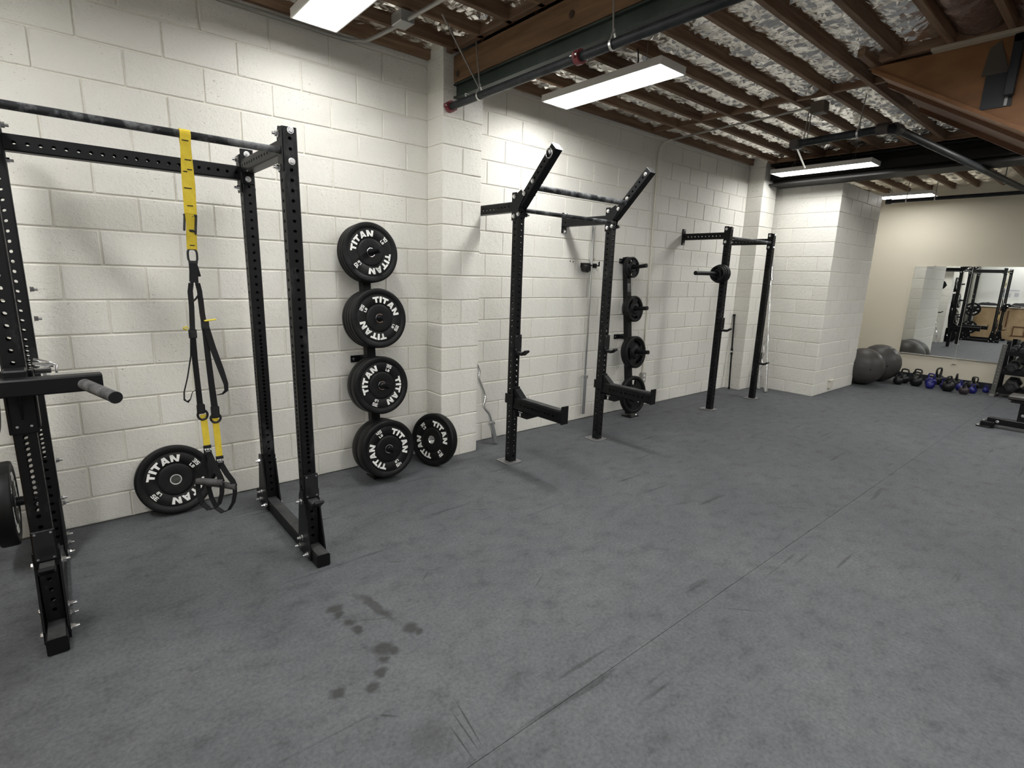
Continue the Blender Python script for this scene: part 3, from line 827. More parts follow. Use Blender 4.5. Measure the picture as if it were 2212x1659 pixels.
# dip attachment
da = empty('dip_attachment', (LX, FY - .05, 1.0), 'black dip bar attachment with round grip at left edge', 'dip bar')
f_ = FY - TW / 2
d1 = MB()
d1.box((LX - .004, f_ - .006, 1.06), (TW + .02, .012, .26), None, .003)
for s_ in (-1, 1): d1.box((LX + s_ * (TW / 2 + .007), FY - .01, 1.07), (.008, TW + .02, .24), None, .003)
d1.box((LX - .004, f_ - .05, 1.175), (TW - .002, .09, .055), None, .006)
d1.build('sleeve', COAT, da)
Mw = Matrix(((0, 0, 1, LX - .008), (1, 0, 0, 0), (0, 1, 0, 0), (0, 0, 0, 1)))
MB().prism([(f_ - .012, .99), (f_ - .012, 1.11), (f_ - .085, 1.11)], Mw, .008).build('web_plate', COAT, da)
MB().box(((-.60 + .096) / 2, f_ - .118, 1.142), (.696, .066, .066), None, .006).build('cross_arm', COAT, da)
for x0, x1 in ((.035, .118), (-.50, -.58)):
    MB().cyl((x0, f_ - .145, 1.138), (x1, f_ - .375, 1.119), .0225, 20).build('grip', GRIP, da)
    MB().cyl((x1 + (x1 - x0) * .002, f_ - .3752, 1.119), (x1 + (x1 - x0) * .02, f_ - .380, 1.1187), .0235, 20).build('grip_cap', PLASTIC, da)
pn = MB(); pn.cyl((LX + TW / 2 + .011, FY, 1.205), (LX + TW / 2 + .075, FY, 1.195), .008, 10).box((LX + TW / 2 + .04, FY - .005, 1.178), (.055, .035, .022), None, .003)
pn.tube([(LX + TW / 2 + .015, FY, 1.225), (LX + TW / 2 + .045, FY, 1.215), (LX + TW / 2 + .085, FY - .01, 1.20), (LX + TW / 2 + .082, FY - .01, 1.165)], .005, 8)
pn.build('pull_pin', CHROME, da)
MB().cyl((LX - .024, f_ - .0125, .962), (LX - .024, f_ - .016, .962), .005, 8).cut().cyl((LX + .02, f_ - .0125, .962), (LX + .02, f_ - .016, .962), .005, 8).build('rivet', STEEL, da)

# ================================================================ BUMPER PLATES
def bar_(x0, y0, x1, y1, t):
    d = V((x1 - x0, y1 - y0)); n_ = V((-d.y, d.x)).normalized() * t / 2
    return [(x0 - n_.x, y0 - n_.y), (x1 - n_.x, y1 - n_.y), (x1 + n_.x, y1 + n_.y), (x0 + n_.x, y0 + n_.y)]
R_ = lambda x0, y0, x1, y1: [(x0, y0), (x1, y0), (x1, y1), (x0, y1)]
GL = {
 'T': (1.0, [R_(0, .70, 1.0, 1), R_(.33, 0, .67, .70)]),
 'I': (.36, [R_(0, 0, .36, 1)]),
 'A': (1.25, [[(0, 0), (.36, 0), (.74, 1), (.44, 1)], [(.89, 0), (1.25, 0), (.81, 1), (.51, 1)], R_(.30, .13, .95, .36)]),
 'N': (1.12, [R_(0, 0, .34, 1), R_(.78, 0, 1.12, 1), [(.0, 1), (.34, 1), (1.12, 0), (.78, 0)][::-1]]),
 'L': (.72, [R_(0, 0, .26, 1), R_(.26, 0, .72, .24)]),
 'B': (.80, [R_(0, 0, .24, 1), R_(.24, 0, .72, .2), R_(.24, .4, .72, .6), R_(.24, .8, .72, 1), R_(.56, .2, .8, .42), R_(.56, .58, .8, .8)]),
 '0': (.78, [R_(0, 0, .78, .2), R_(0, .8, .78, 1), R_(0, .2, .22, .8), R_(.56, .2, .78, .8)]),
 '1': (.45, [R_(.2, 0, .45, 1), R_(0, .74, .2, 1)]),
 '2': (.78, [R_(0, 0, .78, .2), R_(0, .4, .78, .6), R_(0, .8, .78, 1), R_(0, .2, .22, .4), R_(.56, .6, .78, .8)]),
 '3': (.78, [R_(0, 0, .78, .2), R_(.1, .4, .78, .6), R_(0, .8, .78, 1), R_(.56, .2, .78, .4), R_(.56, .6, .78, .8)]),
 '4': (.78, [R_(.54, 0, .78, 1), R_(0, .3, .54, .5), R_(0, .5, .22, 1)]),
 '5': (.78, [R_(0, 0, .78, .2), R_(0, .4, .78, .6), R_(0, .8, .78, 1), R_(.56, .2, .78, .4), R_(0, .6, .22, .8)]),
 'R': (.85, [R_(0, 0, .24, 1), R_(.24, .8, .8, 1), R_(.24, .4, .8, .58), R_(.6, .58, .85, .82), [(.36, .4), (.62, .4), (.88, 0), (.6, 0)][::-1]]),
 'X': (.95, [bar_(.14, .02, .81, .98, .26), bar_(.81, .02, .14, .98, .26)]),
}
def text_width(s_, h, sp): return sum(GL[c][0] * h for c in s_) + sp * h * (len(s_) - 1)
def arc_text(mb, s_, ri, h, mid, z, sp=.16, dz=.0012):
    rm = ri + h * .5; wd = text_width(s_, h, sp); x = -wd / 2
    for c in s_:
        gw, polys = GL[c]
        for pl_ in polys:
            pts = []
            for px, py in pl_:
                a = mid - (x + px * h) / rm; r = ri + py * h
                pts.append((r * math.cos(a), r * math.sin(a)))
            mb.prism(pts[::-1] if _area(pts) < 0 else pts, Matrix.Translation((0, 0, z)), dz)
        x += (gw + sp) * h
def _area(p_): return sum(p_[i - 1][0] * p_[i][1] - p_[i][0] * p_[i - 1][1] for i in range(len(p_)))
def flat_text(mb, s_, M, h, sp=.15, dz=.0008):
    x = -text_width(s_, h, sp) / 2
    for c in s_:
        gw, polys = GL[c]
        for pl_ in polys:
            pts = [(x + px * h, py * h) for px, py in pl_]
            mb.prism(pts[::-1] if _area(pts) < 0 else pts, M, dz)
        x += (gw + sp) * h
RP = 0.2235
_pc = {}
def bumper(t, wt):
    """meshes of one bumper plate, back at z=0, face at z=t"""
    if (t, wt) in _pc: return _pc[(t, wt)]
    R = RP; b = MB()
    prof = [(.026, .003), (.10, .003), (.105, 0.0), (R - .012, 0.0), (R - .004, .002), (R, .010), (R, t - .010), (R - .004, t - .002), (R - .012, t),
            (.815 * R, t), (.80 * R, t - .006), (.785 * R, t - .004), (.475 * R, t - .004), (.465 * R, t - .007), (.455 * R, t - .002), (.40 * R, t - .0005), (.039, t - .0005), (.037, t - .001)]
    b.lathe(prof, 72)
    for i, (f, s_) in enumerate(zip(b.f, b.sm)): pass
    body = b.mesh('plate_body', RUB)
    ins = MB().lathe([(.034, t - .002), (.034, t + .001), (.0285, t + .001), (.0265, t - .001), (.0255, .003), (.034, .003)], 40, smooth=False).mesh('steel_insert', STEEL)
    tx = MB(); zt = t - .0043
    _pc[(t, wt)] = (body, ins, zt); return _pc[(t, wt)]
def set_matrix(o, origin, normal, spin=0.0):
    M = frame(origin, normal) @ Matrix.Rotation(spin, 4, 'Z')
    o.matrix_world = M
def plate(origin, normal, t, wt, label, group, spin=None, name='bumper_plate'):
    body, ins, zt = bumper(t, wt)
    r = empty(name, (0, 0, 0), label, 'weight plate', group)
    set_matrix(r, origin, normal)
    for nm, me in (('plate_body', body), ('steel_insert', ins)):
        o = bpy.data.objects.new(nm, me); col.objects.link(o); o.parent = r
    if spin is not None:
        tx = MB(); R = RP; a = math.radians(spin)
        for k in (0, math.pi):
            arc_text(tx, 'TITAN', .525 * R, .205 * R, a + k, zt, .13); tx.cut()
            arc_text(tx, wt, .645 * R, .115 * R, a + k + math.pi / 2 + .02, zt, .16)
            arc_text(tx, 'LB', .515 * R, .085 * R, a + k + math.pi / 2 + .02, zt, .16); tx.cut()
        local_build(tx, 'lettering', WHITE, r)
    return r

def tree(base, leanv, ztop, name_label, horns, brackets, label_sticker=None):
    bx, by = base
    ax = V((0, leanv, 1)).normalized(); out = V((0, -1, leanv)).normalized()
    P = lambda z: V((bx, by + leanv * z, z))
    r = empty('plate_tree', (bx, by, 0), name_label, 'plate rack', 'weight plate trees against the block wall')
    MB().perf(P(.03), ax, (1, 0, 0), ztop / ax.z, .072, .072, (), ()).build('post', COAT, r)
    MB().box((bx, by - .02, .006), (.16, .14, .012), None, .003).build('foot_plate', COAT, r)
    MB().hexbolt((bx + .055, by - .06, .012), (0, 0, 1), .010, .012).build('bolt', STEEL, r)
    for z in brackets:
        c = P(z); b = MB(); dy = max(-c.y - .03, .012)
        b.box((bx, -.006, z), (.20, .012, .055), None, .003)
        b.box((bx, -.006 - dy / 2, z), (.05, dy, .045), None, .002)
        bb = b.build('wall_bracket', COAT, r)
        MB().hexbolt((bx - .08, -.012, z), (0, -1, 0), .009, .01).cut().hexbolt((bx + .08, -.012, z), (0, -1, 0), .009, .01).build('bolt', STEEL, bb)
    for z, L in horns:
        c = P(z) + out * .036
        MB().cyl(c, c + out * L, .0225, 18).cyl(c + out * (L - .004), c + out * (L + .002), .0235, 18).build('horn', COAT, r)
    if label_sticker:
        c = P(label_sticker) + out * .0365
        M = frame(c, out, (0, 0, 1)) @ Matrix.Translation((-.008, 0, 0))
        mb = MB()
        for q in (R_(-.024, -.045, .024, -.042), R_(-.024, .042, .024, .045), R_(-.024, -.042, -.021, .042), R_(.021, -.042, .024, .042), R_(-.006, -.03, .002, .028), R_(-.014, .03, .012, .034)): mb.prism(q, M, .0006)
        mb.build('sticker', STICKW, r)
    return P, out, ax
# ---- tree 1 with the bumper plates
P1, out1, ax1 = tree((1.82, -.250), .112, 1.88, 'black plate tree loaded with lettered bumper plates before the pilaster',
                     [(1.736, .287), (1.245, .268), (.735, .297), (.245, .303)], (.92,))
drop = .0025
def stack(P, out, z, tlist, wt, spin, lab_front, lab_back, group, off=.037):
    c = P(z) + out * off - V((0, 0, drop))
    for i, t in enumerate(tlist):
        last = i == len(tlist) - 1
        plate(c + out * .0005, out, t, wt, lab_front if last else lab_back[i], group, spin if last else None)
        c = c + out * (t + .001)
stack(P1, out1, 1.738, (.036, .036, .037), '10', 128, 'front 10 pound bumper plate on the topmost horn of the left plate tree',
      ['10 pound bumper plate nearest the wall, topmost horn of the left tree', 'middle thin bumper plate of three on the topmost horn of the left tree'], 'bumper plates on the left tree')
stack(P1, out1, 1.247, (.044, .044, .044, .045), '25', 58, 'front 25 pound bumper plate, second horn from top of the left tree',
      ['bumper plate nearest the wall on the second horn of the left tree', 'second bumper plate from the wall on the second horn of the left tree', 'bumper plate right behind the front 25 pound plate'], 'bumper plates on the left tree')
stack(P1, out1, .738, (.071, .071), '35', 153, 'front 35 pound bumper plate on the third horn of the left tree',
      ['bumper plate behind the front 35 pound plate on the third horn'], 'bumper plates on the left tree')
stack(P1, out1, .249, (.093, .093), '45', 27, 'front 45 pound bumper plate lowest on the left tree near the floor',
      ['bumper plate behind the front 45 pound plate, lowest horn of the left tree'], 'bumper plates on the left tree')
# ---- leaning plates
tl = .205
nL = V((0, -math.cos(tl), math.sin(tl)))
upL = V((0, math.sin(tl), math.cos(tl)))
baseL = V((.425, -.072 - .0, 0.0))
# lower front rim on the floor, top back rim on the wall
tP = .071
cy = -(RP * math.sin(tl)) - .003
backc = V((.452, -RP * math.sin(tl) - .004, RP * math.cos(tl) + tP * 0.0 + .001))
plate(backc, nL, tP, '35', '35 pound bumper plate leaning on the wall under the tall left rack', 'bumper plates leaning on the floor', 125)
nR = V((-.905, -.32, .16)).normalized()
cR = V((2.302, -.305, .0)); upR = (V((0, 0, 1)) - nR * nR.z).normalized()
cR = cR - nR * .05 + V((0, 0, RP * upR.z + .002))
plate(cR, nR, .071, '35', '35 pound bumper plate leaning against the pilaster beside the left plate tree', 'bumper plates leaning on the floor', 45)
# ---- plates on the left rack horns
plate((-.372, RY, .36 - .0025), (1, 0, 0), .075, '45', 'bumper plate edge on at the left border, low on the rack horn', 'plates stored on the left rack', 40)
plate((-.355, RY, .965 - .0025), (1, 0, 0), .045, '25', 'bumper plate mostly hidden behind the dip attachment at left border', 'plates stored on the left rack', 80)

# ---- tree 2 with grip plates
P2, out2, ax2 = tree((5.09, -.235), .112, 1.83, 'black plate tree loaded with iron grip plates behind the second rack',
                     [(1.738, .24), (1.265, .245), (.765, .255), (.262, .20)], (1.815, .935), 1.513)
_gc = {}
def grip_plate(origin, normal, D, t, label, spin=0.3):
    R = D / 2; k = (D, t)
    if k not in _gc:
        b = MB(); n = 60
        # outer rim and hub by lathe, web with three windows between them
        b.lathe([(.86 * R, t * .3), (.86 * R, t), (.88 * R, t), (.97 * R, t), (R, t - .004), (R, .004), (.97 * R, 0), (.86 * R, 0), (.86 * R, t * .3)], n)
        b.lathe([(.026, 0), (.026, t), (.040, t), (.30 * R + .02, t - .004), (.33 * R + .02, t * .55), (.33 * R + .02, 0), (.026, 0)], n)
        rin, rout = .33 * R + .018, .865 * R
        nseg = 54; lev = [rin, rin + .28 * (rout - rin), rin + .80 * (rout - rin), rout]
        vs = []
        for zz in (t * .18, t * .62):
            for i in range(nseg):
                a = 2 * math.pi * i / nseg
                for r_ in lev: vs.append((r_ * math.cos(a), r_ * math.sin(a), zz))
        idx = lambda z_, i, q: z_ * nseg * 4 + (i % nseg) * 4 + q
        fs = []
        for i in range(nseg):
            win = (i % 18) in range(4, 14)
            for q in range(3):
                if q == 1 and win: continue
                fs.append((idx(1, i, q), idx(1, i, q + 1), idx(1, i + 1, q + 1), idx(1, i + 1, q)))
                fs.append((idx(0, i, q), idx(0, i + 1, q), idx(0, i + 1, q + 1), idx(0, i, q + 1)))
            if win:
                fs.append((idx(0, i, 1), idx(0, i + 1, 1), idx(1, i + 1, 1), idx(1, i, 1)))
                fs.append((idx(0, i, 2), idx(1, i, 2), idx(1, i + 1, 2), idx(0, i + 1, 2)))
                pr = ((i - 1) % 18) in range(4, 14); nx = ((i + 1) % 18) in range(4, 14)
                if not pr: fs.append((idx(0, i, 1), idx(1, i, 1), idx(1, i, 2), idx(0, i, 2)))
                if not nx: fs.append((idx(0, i + 1, 1), idx(0, i + 1, 2), idx(1, i + 1, 2), idx(1, i + 1, 1)))
        b.add(vs, fs, False)
        _gc[k] = b.mesh('grip_plate', IRON)
    o = bpy.data.objects.new('grip_plate', _gc[k]); col.objects.link(o)
    tag(o, label, 'weight plate', 'iron grip plates on the second tree')
    set_matrix(o, origin, normal, spin); return o
for z, tl_, D, nm in ((1.740, (.027, .030), .238, 'topmost horn'), (1.267, (.026, .027, .027), .30, 'second horn from top'), (.767, (.042, .044), .375, 'third horn from top'), (.264, (.055,), .448, 'lowest horn')):
    c = P2(z) + out2 * .038 - V((0, 0, .0025))
    for i, t in enumerate(tl_):
        last = i == len(tl_) - 1
        pos = 'front' if last else ('rear' if i == 0 else 'middle')
        lb = 'largest iron grip plate on the lowest horn of the second tree' if len(tl_) == 1 else '%s black iron grip plate on the %s of the second tree' % (pos, nm)
        grip_plate(c, out2, D, t, lb, .5 + .9 * i + z); c = c + out2 * (t + .001)

# ================================================================ RACK 2 (wall mounted, angled arms)
def wall_rack(xa, xb, y, ztop, label, zc, name='wall_rack'):
    r = empty(name, ((xa + xb) / 2, y, 0), label, 'rack', None)
    U = []
    for x in (xa, xb):
        hs = holes(.05, .60) + holes(.615, 1.15, .02435) + holes(1.18, ztop - .06)
        hs2 = [h + .0243 for h in holes(.05, ztop - .08)]
        U.append(MB().perf((x, y, .010), (0, 0, 1), (0, -1, 0), ztop - .01, TW, TW, hs, hs2).build('upright', CHALKY, r))
        fp = MB().box((x - .012, y + .008, .005), (.165, .165, .010), None, .002).build('foot_plate', RAWPL, r)
        b = MB()
        for sx in (-1, 1): b.hexbolt((x - .012 + sx * .062, y + .05, .010), (0, 0, 1), .010, .010).cut()
        b.build('anchor_bolt', STEEL, fp)
        y1 = y + TW / 2 + .004
        cm = MB().perf((x, y1, zc), (0, 1, 0), (1, 0, 0), -.010 - y1, TW, .0775, holes(.045, -.03 - y1), ()).build('wall_arm', COAT, r)
        e = MB().box((x, -.006, zc - .0), (TW, .010, .20), None, .003).build('wall_plate', COAT, cm)
        bolts(e, [((x, -.011, zc + .085), (0, -1, 0), 'h'), ((x, -.011, zc - .085), (0, -1, 0), 'h')])
        e2 = MB().box((x, y1, zc), (TW, .008, .215), None, .003).build('end_plate', COAT, cm)
        bolts(e2, [((x, y - TW / 2, zc + .08), (0, -1, 0), 'h'), ((x, y - TW / 2, zc - .08), (0, -1, 0), 'h')] if name != 'angled_wall_rack' else [])
        for s_ in (-1, 1):
            g = MB().box((x + s_ * (TW / 2 + .003), y + .012, zc - .0), (.006, TW * .8, .215), None, .002).build('side_plate', COAT, cm)
            bolts(g, [((x + s_ * (TW / 2 + .006), y + .012, zc + .075), (s_, 0, 0), 'h' if s_ < 0 else 'n'), ((x + s_ * (TW / 2 + .006), y + .012, zc - .075), (s_, 0, 0), 'h' if s_ < 0 else 'n')])
    return r, U
XA, XBb, Y2 = 2.902, 4.056, -.628
r2, U2 = wall_rack(XA, XBb, Y2, 2.232, 'black wall mounted rack with two arms angled up and out', 2.158, 'angled_wall_rack')
for x, zt in ((XA, 2.57), (XBb, 2.572)):
    # arm: starts low on the upright front, rises outward at about 45 degrees
    p0 = V((x, -.672, 2.175)); p1 = V((x, -1.035, 2.550)); d = (p1 - p0).normalized()
    am = MB().perf(p0, d, (1, 0, 0), (p1 - p0).length, TW, TW, holes(.10, .50), ()).build('angled_arm', COAT, r2)
    for s_ in (-1, 1):
        g = MB()
        Mg = Matrix(((0, 0, 1, x + s_ * (TW / 2 + .0035) - .003), (1, 0, 0, 0), (0, 1, 0, 0), (0, 0, 0, 1)))
        g.prism([(Y2 - .03, 2.07), (Y2 + .03, 2.07), (Y2 + .03, 2.23), (Y2 - .07, 2.28), (Y2 - .115, 2.235), (Y2 - .045, 2.14)], Mg, .006)
        gg = g.build('arm_plate', COAT, am)
        k_ = 'h' if s_ < 0 else 'n'; xx = x + s_ * (TW / 2 + .0065)
        bolts(gg, [((xx, -.735, 2.245), (s_, 0, 0), k_), ((xx, -.672, 2.095), (s_, 0, 0), k_)])
        q = p0 + d * .215; bolts(am, [((x + s_ * TW / 2, q.y, q.z), (s_, 0, 0), k_)])
    q = p1 - d * .045
    bolts(am, [((x - TW / 2, q.y, q.z), (-1, 0, 0), 'h')])
    if x == XA:
        ri = MB(); ri.ring([(x - TW / 2 - .012, q.y + .0 + .032 * math.cos(a), q.z - .012 + .036 * math.sin(a)) for a in [k * math.pi / 10 for k in range(20)]], .0035, 6).build('snap_ring', CHROME, am)
    cap = MB().perf(p1, d, (1, 0, 0), .004, TW - .001, TW - .001).build('end_cap', RAWPL, am)
MB().cyl((XA + TW / 2, -.80, 2.292), (XBb - TW / 2, -.80, 2.292), .0235, 20).build('pull_up_bar', BARCHALK, r2)
MB().cyl((XA + TW / 2, -.665, 2.130), (XBb - TW / 2, -.665, 2.130), .0165, 18).build('pull_up_bar', BARCHALK, r2)
j_cup(XA, Y2, .985, 'black bar hook on the near upright of the second rack')
j_cup(XBb, Y2, .925, 'black bar hook on the far upright of the second rack')
def spotter(x, y, z, label):
    """z = top of arm"""
    r = empty('spotter_arm', (x, y, z), label, 'spotter arm', 'spotter arms on the second rack')
    f = y - TW / 2
    b = MB()
    b.box((x, f - .006, z - .045), (TW + .012, .012, .26), None, .003)
    for s_ in (-1, 1): b.box((x + s_ * (TW / 2 + .008), y - .006, z - .02), (.008, TW + .03, .085), None, .003)
    b.box((x, f - .03, z - .14), (TW + .002, .04, .06), None, .004)
    b.build('sleeve', COAT, r)
    MB().perf((x, f - .012, z - .052), (0, -1, 0), (1, 0, 0), .575, TW, .098, holes(.10, .50, .0487), ()).build('arm', COAT, r)
    MB().box((x, f - .315, z + .001), (TW - .012, .50, .006), None, .002).build('wear_strip', WORN, r)
    MB().box((x, f - .592, z - .035), (TW + .002, .012, .145), None, .003).build('end_stop', COAT, r)
    Mw = Matrix(((0, 0, 1, x - .030), (1, 0, 0, 0), (0, 1, 0, 0), (0, 0, 0, 1)))
    MB().prism([(f - .012, z), (f - .118, z), (f - .03, z + .072), (f - .012, z + .072)], Mw, .06).build('slope_block', COAT, r)
    MB().prism([(f - .012, z - .102), (f - .012, z - .168), (f - .16, z - .168), (f - .32, z - .102)], Mw @ Matrix.Translation((0, 0, .026)), .008).build('web_plate', COAT, r)
    L = MB(); Mt = Matrix(((0, 0, -1, x - .0045), (1, 0, 0, f - .075), (0, 1, 0, z - .165), (0, 0, 0, 1)))
    for q in (R_(-.028, .040, .030, .047), R_(-.008, .004, .010, .034)): L.prism(q, Mt, .001)
    L.build('emblem', WHITE, r)
    for dx in (-.024, .024): pass
    return r
spotter(XA, Y2, .597, 'black spotter arm with white T emblem on the near upright of the second rack')
spotter(XBb, Y2, .600, 'black spotter arm with white T emblem on the far upright of the second rack')

# ================================================================ RACK 3
X3A, X3B, Y3 = 6.255, 7.40, -.622
r3, U3 = wall_rack(X3A, X3B, Y3, 2.262, 'third black wall mounted rack with a plain pull up bar', 2.165)
MB().cyl((X3A + TW / 2, Y3, 2.145), (X3B - TW / 2, Y3, 2.150), .0165, 16).build('pull_up_bar', BARCHALK, r3)
hz_ = MB(); hz_.cyl((X3A - TW / 2 - .008, Y3, 1.712), (5.605, Y3, 1.706), .024, 16)
hh = hz_.build('storage_horn', COAT, r3)
plate_box((X3A - TW / 2 - .005, Y3, 1.712), (.010, TW, .16)).build('end_plate', COAT, hh)
bolts(hh, [((X3A + TW / 2, Y3, 1.785), (1, 0, 0), 'n'), ((X3A + TW / 2, Y3, 1.64), (1, 0, 0), 'n')])
xx = X3A - TW / 2 - .012
for i, (D, t) in enumerate(((.222, .035), (.222, .034), (.205, .032), (.185, .03))):
    o = grip_plate((xx, Y3, 1.710), (-1, 0, 0), D, t, ['small iron plate touching the upright on the third rack horn', 'second small iron plate from the upright on the third rack horn', 'third small iron plate from the upright on the third rack horn', 'outermost and smallest iron plate on the third rack horn'][i], .4 * i)
    o['group'] = 'small plates on the third rack horn'
    xx -= t + .001
j_cup(X3A, Y3, 1.035, 'black bar hook on the near upright of the third rack')
j_cup(X3B, Y3, .520, 'black bar hook low on the far upright of the third rack')

# ================================================================ BARS
def barbell(name, p0, p1, label, sleeve=.42, r=.014, rs=.025):
    p0, p1 = V(p0), V(p1); d = (p1 - p0).normalized(); L = (p1 - p0).length
    t = empty(name, p0, label, 'barbell')
    MB().cyl(p0 + d * sleeve, p1 - d * sleeve, r, 14).build('shaft', CHROME, t)
    for a, s_ in ((p0, 1), (p1, -1)):
        MB().cyl(a, a + d * s_ * sleeve, rs, 18).cyl(a + d * s_ * sleeve, a + d * s_ * (sleeve + .03), rs * 1.5, 18).cyl(a + d * s_ * .003, a + d * s_ * .015, rs * 1.03, 18).build('sleeve', CHROME, t)
    return t
barbell('barbell', (4.464, -.052, .078), (4.460, -.050, 2.24), 'chrome barbell hung upright on the wall behind the second rack')
bh = empty('barbell_hanger', (4.47, -.02, 1.76), 'black barbell wall hook with hanging prongs behind the second rack', 'wall hook')
MB().box((4.47, -.006, 1.745), (.26, .011, .05), None, .003).build('wall_plate', COAT, bh)
hk = MB()
for x in (4.425, 4.505): hk.box((x, -.05, 1.745), (.014, .085, .018), None, .003).cut()
hk.box((4.575, -.035, 1.745), (.014, .06, .014), None, .003).box((4.575, -.062, 1.765), (.014, .014, .05), None, .003)
hk.build('prong', COAT, bh)
MB().cyl((4.385, -.012, 1.715), (4.385, -.075, 1.705), .042, 18, r2=.038).build('bumper_knob', PLASTIC, bh)
MB().cyl((4.18, -.001, 1.78), (4.18, .004, 1.78), .008, 8).cut().cyl((4.225, -.001, 1.775), (4.225, .004, 1.775), .008, 8).build('wall_hole', SEAM, wl, kind='stuff')

def ez_bar(name, pts, sl0, sl1, label):
    t = empty(name, sl0, label, 'curl bar')
    # smooth the zigzag
    P = [V(q) for q in pts]; out = []
    for i in range(len(P) - 1):
        a, b, c_, d = P[max(i - 1, 0)], P[i], P[i + 1], P[min(i + 2, len(P) - 1)]
        for k in range(5):
            u = k / 5
            out.append(.5 * ((2 * b) + (c_ - a) * u + (2 * a - 5 * b + 4 * c_ - d) * u * u + (3 * b - a - 3 * c_ + d) * u ** 3))
    out.append(P[-1])
    MB().tube(out, .0135, 10).build('shaft', CHROME, t)
    s0, s1 = V(sl0), V(sl1); d = (s1 - s0).normalized()
    MB().cyl(s0, s1, .0245, 18).cyl(s1, s1 + d * .025, .036, 18).build('sleeve', CHROME, t)
    return t
ez_bar('ez_curl_bar', [(3.055, -.146, .205), (3.035, -.133, .30), (2.985, -.113, .375), (3.004, -.10, .44), (3.012, -.085, .49), (2.968, -.065, .61), (2.955, -.058, .66), (2.972, -.045, .72), (2.935, -.035, .80), (2.885, -.030, .88), (2.862, -.030, 1.0)],
       (3.088, -.178, .012), (3.058, -.148, .195), 'chrome zigzag curl bar leaning in the corner right of the near pilaster')
ez_bar('ez_curl_bar', [(8.165, -.352, .20), (8.18, -.335, .30), (8.20, -.36, .38), (8.215, -.325, .46), (8.22, -.345, .56), (8.235, -.32, .66), (8.25, -.335, .76), (8.268, -.33, .92)],
       (8.135, -.372, .012), (8.160, -.356, .18), 'chrome curl bar leaning at the block corner behind the third rack')
barbell('barbell', (7.985, -.552, .014), (8.272, -.245, 2.10), 'chrome barbell leaning upright against the block corner right of the third rack', .42, .014, .025)
sk = empty('mobility_stick', (7.673, -.133, 0), 'slim black stick with a silver joint leaning left of the far pilaster', 'stick')
a, b = V((7.673, -.133, .012)), V((7.783, -.026, 1.139)); d = (b - a)
MB().cyl(a + d * .03, b - d * .02, .012, 12).cyl(a, a + d * .03, .017, 12).cyl(b - d * .025, b, .019, 12).cyl(a + d * .46, a + d * .55, .018, 12).build('shaft', COAT, sk)
MB().cyl(a + d * .492, a + d * .512, .0195, 12).build('joint', CHROME, sk)

# ================================================================ SUSPENSION TRAINER
ts = empty('suspension_trainer', (.49, FY, 1.4), 'yellow and black suspension trainer strap hanging from the tall rack bar', 'exercise strap')
yF, yB = FY - .0215, FY + .0215
s_ = MB()
loop = [(.485, yF - .002, 1.845), (.487, yF - .001, 2.0), (.493, yF, 2.15)] + [(.4955 , FY - .0205 * math.cos(a), 2.184 + .0205 * math.sin(a)) for a in [k * math.pi / 6 for k in range(7)]] + [(.500, yB, 2.13), (.503, yB - .004, 1.98), (.498, FY + .006, 1.85), (.489, FY + .004, 1.75), (.486, FY, 1.688)]
s_.strip(loop, .042, (1, 0, 0), .003)
s_.strip([(.484, yF - .003, 1.85), (.485, FY - .012, 1.78), (.486, FY - .004, 1.690)], [.036, .030, .034], (1, .1, 0), .003)
s_.build('anchor_strap', YEL, ts)
tk = MB()
for z, dx, wd in ((2.155, .002, .026), (2.075, .008, .026), (2.025, -.006, .016), (2.035, .012, .02), (1.955, 0, .03), (1.88, .004, .024), (1.835, .004, .02)):
    tk.box((.490 + dx - (2.184 - z) * .016, yF - .0042 + (.0 if z > 1.86 else .004), z), (wd, .0012, .0042))
for z in (1.775, 1.708): tk.box((.487, FY - .0155 + (1.775 - z) * .12, z), (.02, .0012, .004))
tk.build('stitching', WEB, ts, kind='stuff')
bk = MB(); bz = 1.822
bk.box((.485, FY - .012, bz + .018), (.05, .014, .010), None, .003).box((.494, FY - .012, bz - .052), (.03, .012, .008), None, .003)
bk.box((.463, FY - .012, bz - .015), (.009, .012, .075), Matrix.Rotation(.10, 3, 'Y'), .003).box((.508, FY - .010, bz - .022), (.009, .012, .09), Matrix.Rotation(.10, 3, 'Y'), .003)
bk.build('adjuster_buckle', PLASTIC, ts)
cr = MB(); hw, hh_, zc_ = .0185, .030, 1.662
pts = []
for k in range(24):
    a = 2 * math.pi * k / 24; cx_, sz_ = math.cos(a), math.sin(a)
    q = 3.2
    pts.append((.4855 + hw * (abs(cx_) ** (2 / q)) * (1 if cx_ >= 0 else -1), FY, zc_ + hh_ * (abs(sz_) ** (2 / q)) * (1 if sz_ >= 0 else -1)))
cr.ring(pts, .0048, 8); cr.box((.4855, FY, 1.632), (.038, .013, .014), None, .003); cr.build('carabiner', PLASTIC, ts)
bl = MB()
bl.strip([(.485, FY, 1.632), (.484, FY, 1.59), (.482, FY, 1.545)], [.034, .033, .036], (1, 0, 0), .012)
bl.strip([(.494, FY + .006, 1.625), (.503, FY + .010, 1.585), (.506, FY + .010, 1.567)], .018, (1, .3, 0), .004)
lp = [(.4635, FY, 1.43), (.4635, FY, 1.50), (.470, FY, 1.537), (.483, FY, 1.550), (.496, FY, 1.537), (.502, FY, 1.50), (.503, FY, 1.43)]
bl.strip([(.458, FY - .004, 1.32)] + lp[:2], .022, (1, 0, 0), .005); bl.strip(lp[2:5], .02, (0, 1, 0), .014)
bl.strip(lp[:3], .021, (1, 0, 0), .006); bl.strip(lp[4:], .021, (1, 0, 0), .006)
